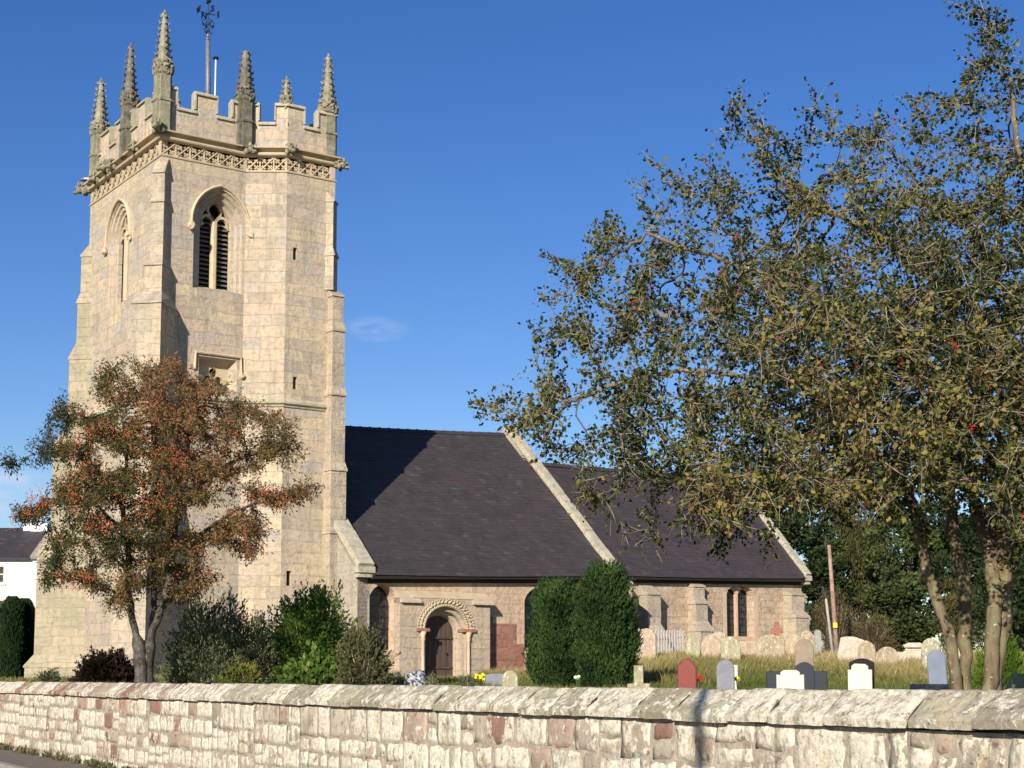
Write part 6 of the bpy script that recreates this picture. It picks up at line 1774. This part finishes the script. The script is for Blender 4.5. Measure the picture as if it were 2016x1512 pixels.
shrub('weed_clump', 'grey green low plants left of the speckled stone', 'plant', 742, 800, 1318, 36, .4, 1800, .05, gry, 49, .3, stems=4, mid=.4, lob=.4)
shrub('weed_clump', 'small green weeds right of the speckled stone', 'plant', 838, 862, 1322, 36.5, .3, 700, .05, gry, 50, .3, stems=3, mid=.5, lob=.4)
shrub('weed_clump', 'small green weeds beside the yellow flowers', 'plant', 902, 942, 1326, 37, .3, 700, .05, gry, 51, .4, stems=3, mid=.4, lob=.4)
lime = leafmat('lime_conifer', [(0, (.05, .10, .015)), (.5, (.10, .17, .02)), (1, (.17, .25, .035))], .3)
shrub('conifer', 'small lime green conifer behind the hawthorn stems', 'conifer', 1920, 2008, 1238, 36, .5, 9000, .07, lime, 52, .3, 'dome', stems=4, up=1.2, lob=.35, tuft=250, tl=.2)

# rough scrub against the chancel's east end
strw = leafmat('dry_grass', [(0, (.10, .13, .03)), (.35, (.20, .19, .06)), (.6, (.36, .28, .12)), (.85, (.50, .39, .19)), (1, (.60, .50, .28))], .25, .8)
shrub('bramble_thicket', 'brown dry thicket between the chancel and the red pole', 'thicket', 1588, 1700, 1168, 72, 1.6, 9000, .12, leafmat('dry_scrub', [(0, (.05, .055, .025)), (.5, (.13, .10, .05)), (1, (.26, .19, .10))], .2), 60, .16, stems=20, up=1.2, tops=30, lob=.4)
shrub('bramble_thicket', 'brown dry thicket behind the big pale leaning headstone', 'thicket', 1670, 1760, 1212, 74, 1.6, 6000, .12, bpy.data.materials['dry_scrub'], 61, .16, stems=14, up=1.2, tops=20, lob=.4)

# ---------------------------------------------------------------- trees beyond
def bgtree(label, xl, xr, yt, yb, D, n, size, mat, seed, kind='round', group='trees beyond the church', mid=.45):
    g = np.random.default_rng(seed); sc = D / 3096
    c = atD((xl + xr) / 2, yt, D); rx = (xr - xl) / 2 * sc; zg = gz(c[0], c[1]); H = c[2] - zg; zb = max(.3, atD(0, yb, D)[2] - zg)
    root = thing('tree', label, 'tree', (c[0], c[1], zg), 0, group)
    m_ = int(26 + rx * 7); t = g.random(m_)
    cz = (H + zb) / 2; rz = (H - zb) / 2
    u = g.normal(size=(m_, 3)); u /= np.linalg.norm(u, axis=1)[:, None]
    C = u * g.uniform(.45, .86, m_)[:, None] * [rx, rx * .8, rz] + [0, 0, cz]
    cr = g.uniform(.16, .34, m_) * min(rx, rz) * 1.15
    k = n // m_; v = g.normal(size=(m_ * k, 3)); v /= np.linalg.norm(v, axis=1)[:, None]
    rad = g.random(m_ * k) ** .33
    P = np.repeat(C, k, 0) + v * (np.repeat(cr, k) * rad)[:, None] * [1, 1, .75]
    if kind == 'droop':
        hang = g.random(len(P)) < .55; P[hang, 2] -= g.random(hang.sum()) ** 1.5 * 1.6
        dirs = np.tile([0, 0, -1.], (len(P), 1)) + g.normal(size=(len(P), 3)) * .35; asp = .22
    else: dirs = v + [0, 0, .2]; asp = .6
    rnd = np.clip(mid + np.repeat(g.normal(size=m_) * .16, k) + vnoise(P, 1.2, seed) * .2 + g.normal(size=len(P)) * .14, 0, 1)
    leaves('crown', P, size, mat, root, rnd, asp, .2, seed, dirs)
    q = MB(); q.tube([(0, 0, -.3), (.1, 0, H * .3), (-.1, .1, H * .62), (0, 0, H * .85)], [.28, .22, .14, .04], 8)
    for i in range(12):
        j = g.integers(m_); z0_ = H * g.uniform(.2, .55); q.tube([(0, 0, z0_), tuple(C[j] * [.5, .5, .5] + [0, 0, z0_ * .55]), tuple(C[j])], [.10, .06, .02], 5)
    q.build('trunk', M['bgbark'], root, uv=False)
dg = leafmat('dark_evergreen', [(0, (.014, .026, .011)), (.5, (.034, .054, .020)), (1, (.075, .095, .033))], .15)
og = leafmat('olive_foliage', [(0, (.034, .040, .016)), (.5, (.085, .084, .030)), (1, (.16, .145, .05))], .25)
mg = leafmat('mid_green_foliage', [(0, (.026, .042, .015)), (.5, (.060, .080, .027)), (1, (.12, .135, .045))], .25)
cp = leafmat('copper_foliage', [(0, (.022, .014, .014)), (.5, (.05, .028, .026)), (1, (.10, .055, .045))], .2)
for a in [
 ('dark evergreen tree rising directly behind the chancel gable', 1440, 1610, 900, 1290, 90, 15000, .26, dg, 70),
 ('dark bushy tree filling the gap right of the chancel corner', 1570, 1680, 1010, 1300, 84, 10000, .22, dg, 71),
 ('olive drooping tree behind the red pole', 1590, 1790, 970, 1290, 88, 19000, .30, og, 72, 'droop'),
 ('tall thin topped dark tree showing sky between its upper twigs', 1540, 1730, 925, 1180, 96, 9000, .22, dg, 73),
 ('mid green tree seen left of the hawthorn stems', 1700, 1870, 955, 1300, 84, 15000, .24, mg, 74),
 ('low leafy green bush behind the far gravestones', 1690, 1830, 1120, 1310, 76, 8000, .20, mg, 75),
 ('dark tree seen between the hawthorn stems', 1790, 1960, 950, 1300, 92, 14000, .24, dg, 76),
 ('copper leaved tree behind the hawthorn at the right', 1880, 2080, 965, 1200, 98, 11000, .24, cp, 77),
 ('dark green tree at the right edge behind the lime conifer', 1910, 2090, 1060, 1310, 70, 12000, .20, dg, 78),
 ('olive tree low behind the hawthorn stems', 1820, 1960, 1080, 1310, 78, 9000, .22, og, 79, 'droop'),
 ('dark tree beyond the right edge', 2060, 2300, 980, 1310, 80, 8000, .26, dg, 80)]:
    bgtree(*a)
bgtree('small dark tree between the white house and the tower', 52, 106, 1035, 1300, 110, 2600, .24, dg, 81, group='trees behind the white house')
bgtree('dark tree far behind the white house', 66, 130, 1062, 1300, 100, 2600, .24, dg, 82, group='trees behind the white house')

# ---------------------------------------------------------------- grass
g = np.random.default_rng(77)
def blades(name, n, xr_, yr_, h, mat, seed, lean_=.35, w_=.012, mid=.5, label='', f=None):
    g = np.random.default_rng(seed)
    X = g.uniform(*xr_, n); Y = g.uniform(*yr_, n)
    Xs = X * Y                                # x given as a slope, so blades fill the wedge in front of the eye evenly
    s = (np.stack([Xs, Y], 1) - WL) @ WB
    k_ = s > .6
    if f is not None: k_ &= f(Xs, Y)
    Xs, Y = Xs[k_], Y[k_]; n = len(Xs)
    tuft = np.sin(Xs * 2.3 + 1.7 * np.sin(Y * 1.1)) * np.sin(Y * 1.7 + Xs)
    Z = np.array([gz(a, b) for a, b in zip(Xs, Y)])
    H = h * g.uniform(.45, 1.25, n) * (1 + .35 * tuft)
    a = g.uniform(0, 6.283, n); ln = g.normal(size=(n, 2)) * lean_ * H[:, None]
    B = np.stack([Xs, Y, Z - .02], 1); dx = np.stack([np.cos(a), np.sin(a), a * 0], 1) * (w_ * (1 + Y / 60))[:, None]
    Mi = B + np.stack([ln[:, 0] * .35, ln[:, 1] * .35, H * .6], 1); T = B + np.stack([ln[:, 0], ln[:, 1], H], 1)
    V = np.stack([B - dx, B + dx, Mi + dx * .8, Mi - dx * .8, T], 1).reshape(-1, 3); i = np.arange(n)[:, None] * 5
    F = np.concatenate([i + [0, 1, 2], i + [0, 2, 3], i + [3, 2, 4]], 0)
    rnd = np.clip(mid + .2 * tuft + g.normal(size=n) * .16 + .1 * np.sin(Xs * .7) + np.clip((Y - 44) * .028, -.22, .3), 0, 1)
    o = npmesh(name, V, F, mat, None, np.repeat(rnd, 5)); tag(o, label, 'grass', kind='stuff')
blades('long_grass', 110000, (-.02, .44), (40, 60), .30, strw, 1, mid=.30, w_=.006, label='long straw coloured grass round the far gravestones', f=lambda x, y: (y > 42 + 3 * np.sin(x * .9)) & (((x - T0[0]) * NV[0] + (y - T0[1]) * NV[1]) < -2.4))
blades('short_grass', 80000, (-.04, .44), (25, 46), .17, strw, 2, mid=.14, w_=.006, label='greener short grass behind the wall', f=lambda x, y: y > 25)
blades('lawn_grass', 26000, (-.345, -.02), (34, 54), .16, strw, 3, mid=.15, w_=.009, label='short green grass in front of the tower', f=lambda x, y: ((x - T0[0]) * NV[0] + (y - T0[1]) * NV[1]) < -3.2)
# weeds along the foot of the wall
g = np.random.default_rng(3)
t = g.uniform(-2, 14, 2600); s = -np.abs(g.normal(size=2600)) * .07 - .02
P = np.stack([WL[0] + WD[0] * t + WB[0] * s, WL[1] + WD[1] * t + WB[1] * s, np.abs(g.normal(size=2600)) * .04], 1)
keepw = np.sin(t * 2.2) + np.sin(t * 5.1) > -.4; P = P[keepw]
o = leaves('wall_foot_weeds', P, .09, brn, None, None, .4, .2, 4, np.tile([0, 0, 1.], (len(P), 1))); tag(o, 'dull weeds along the foot of the churchyard wall', 'weeds', kind='stuff')
rebase(wall, wallp(-34, 0.2, -.1))
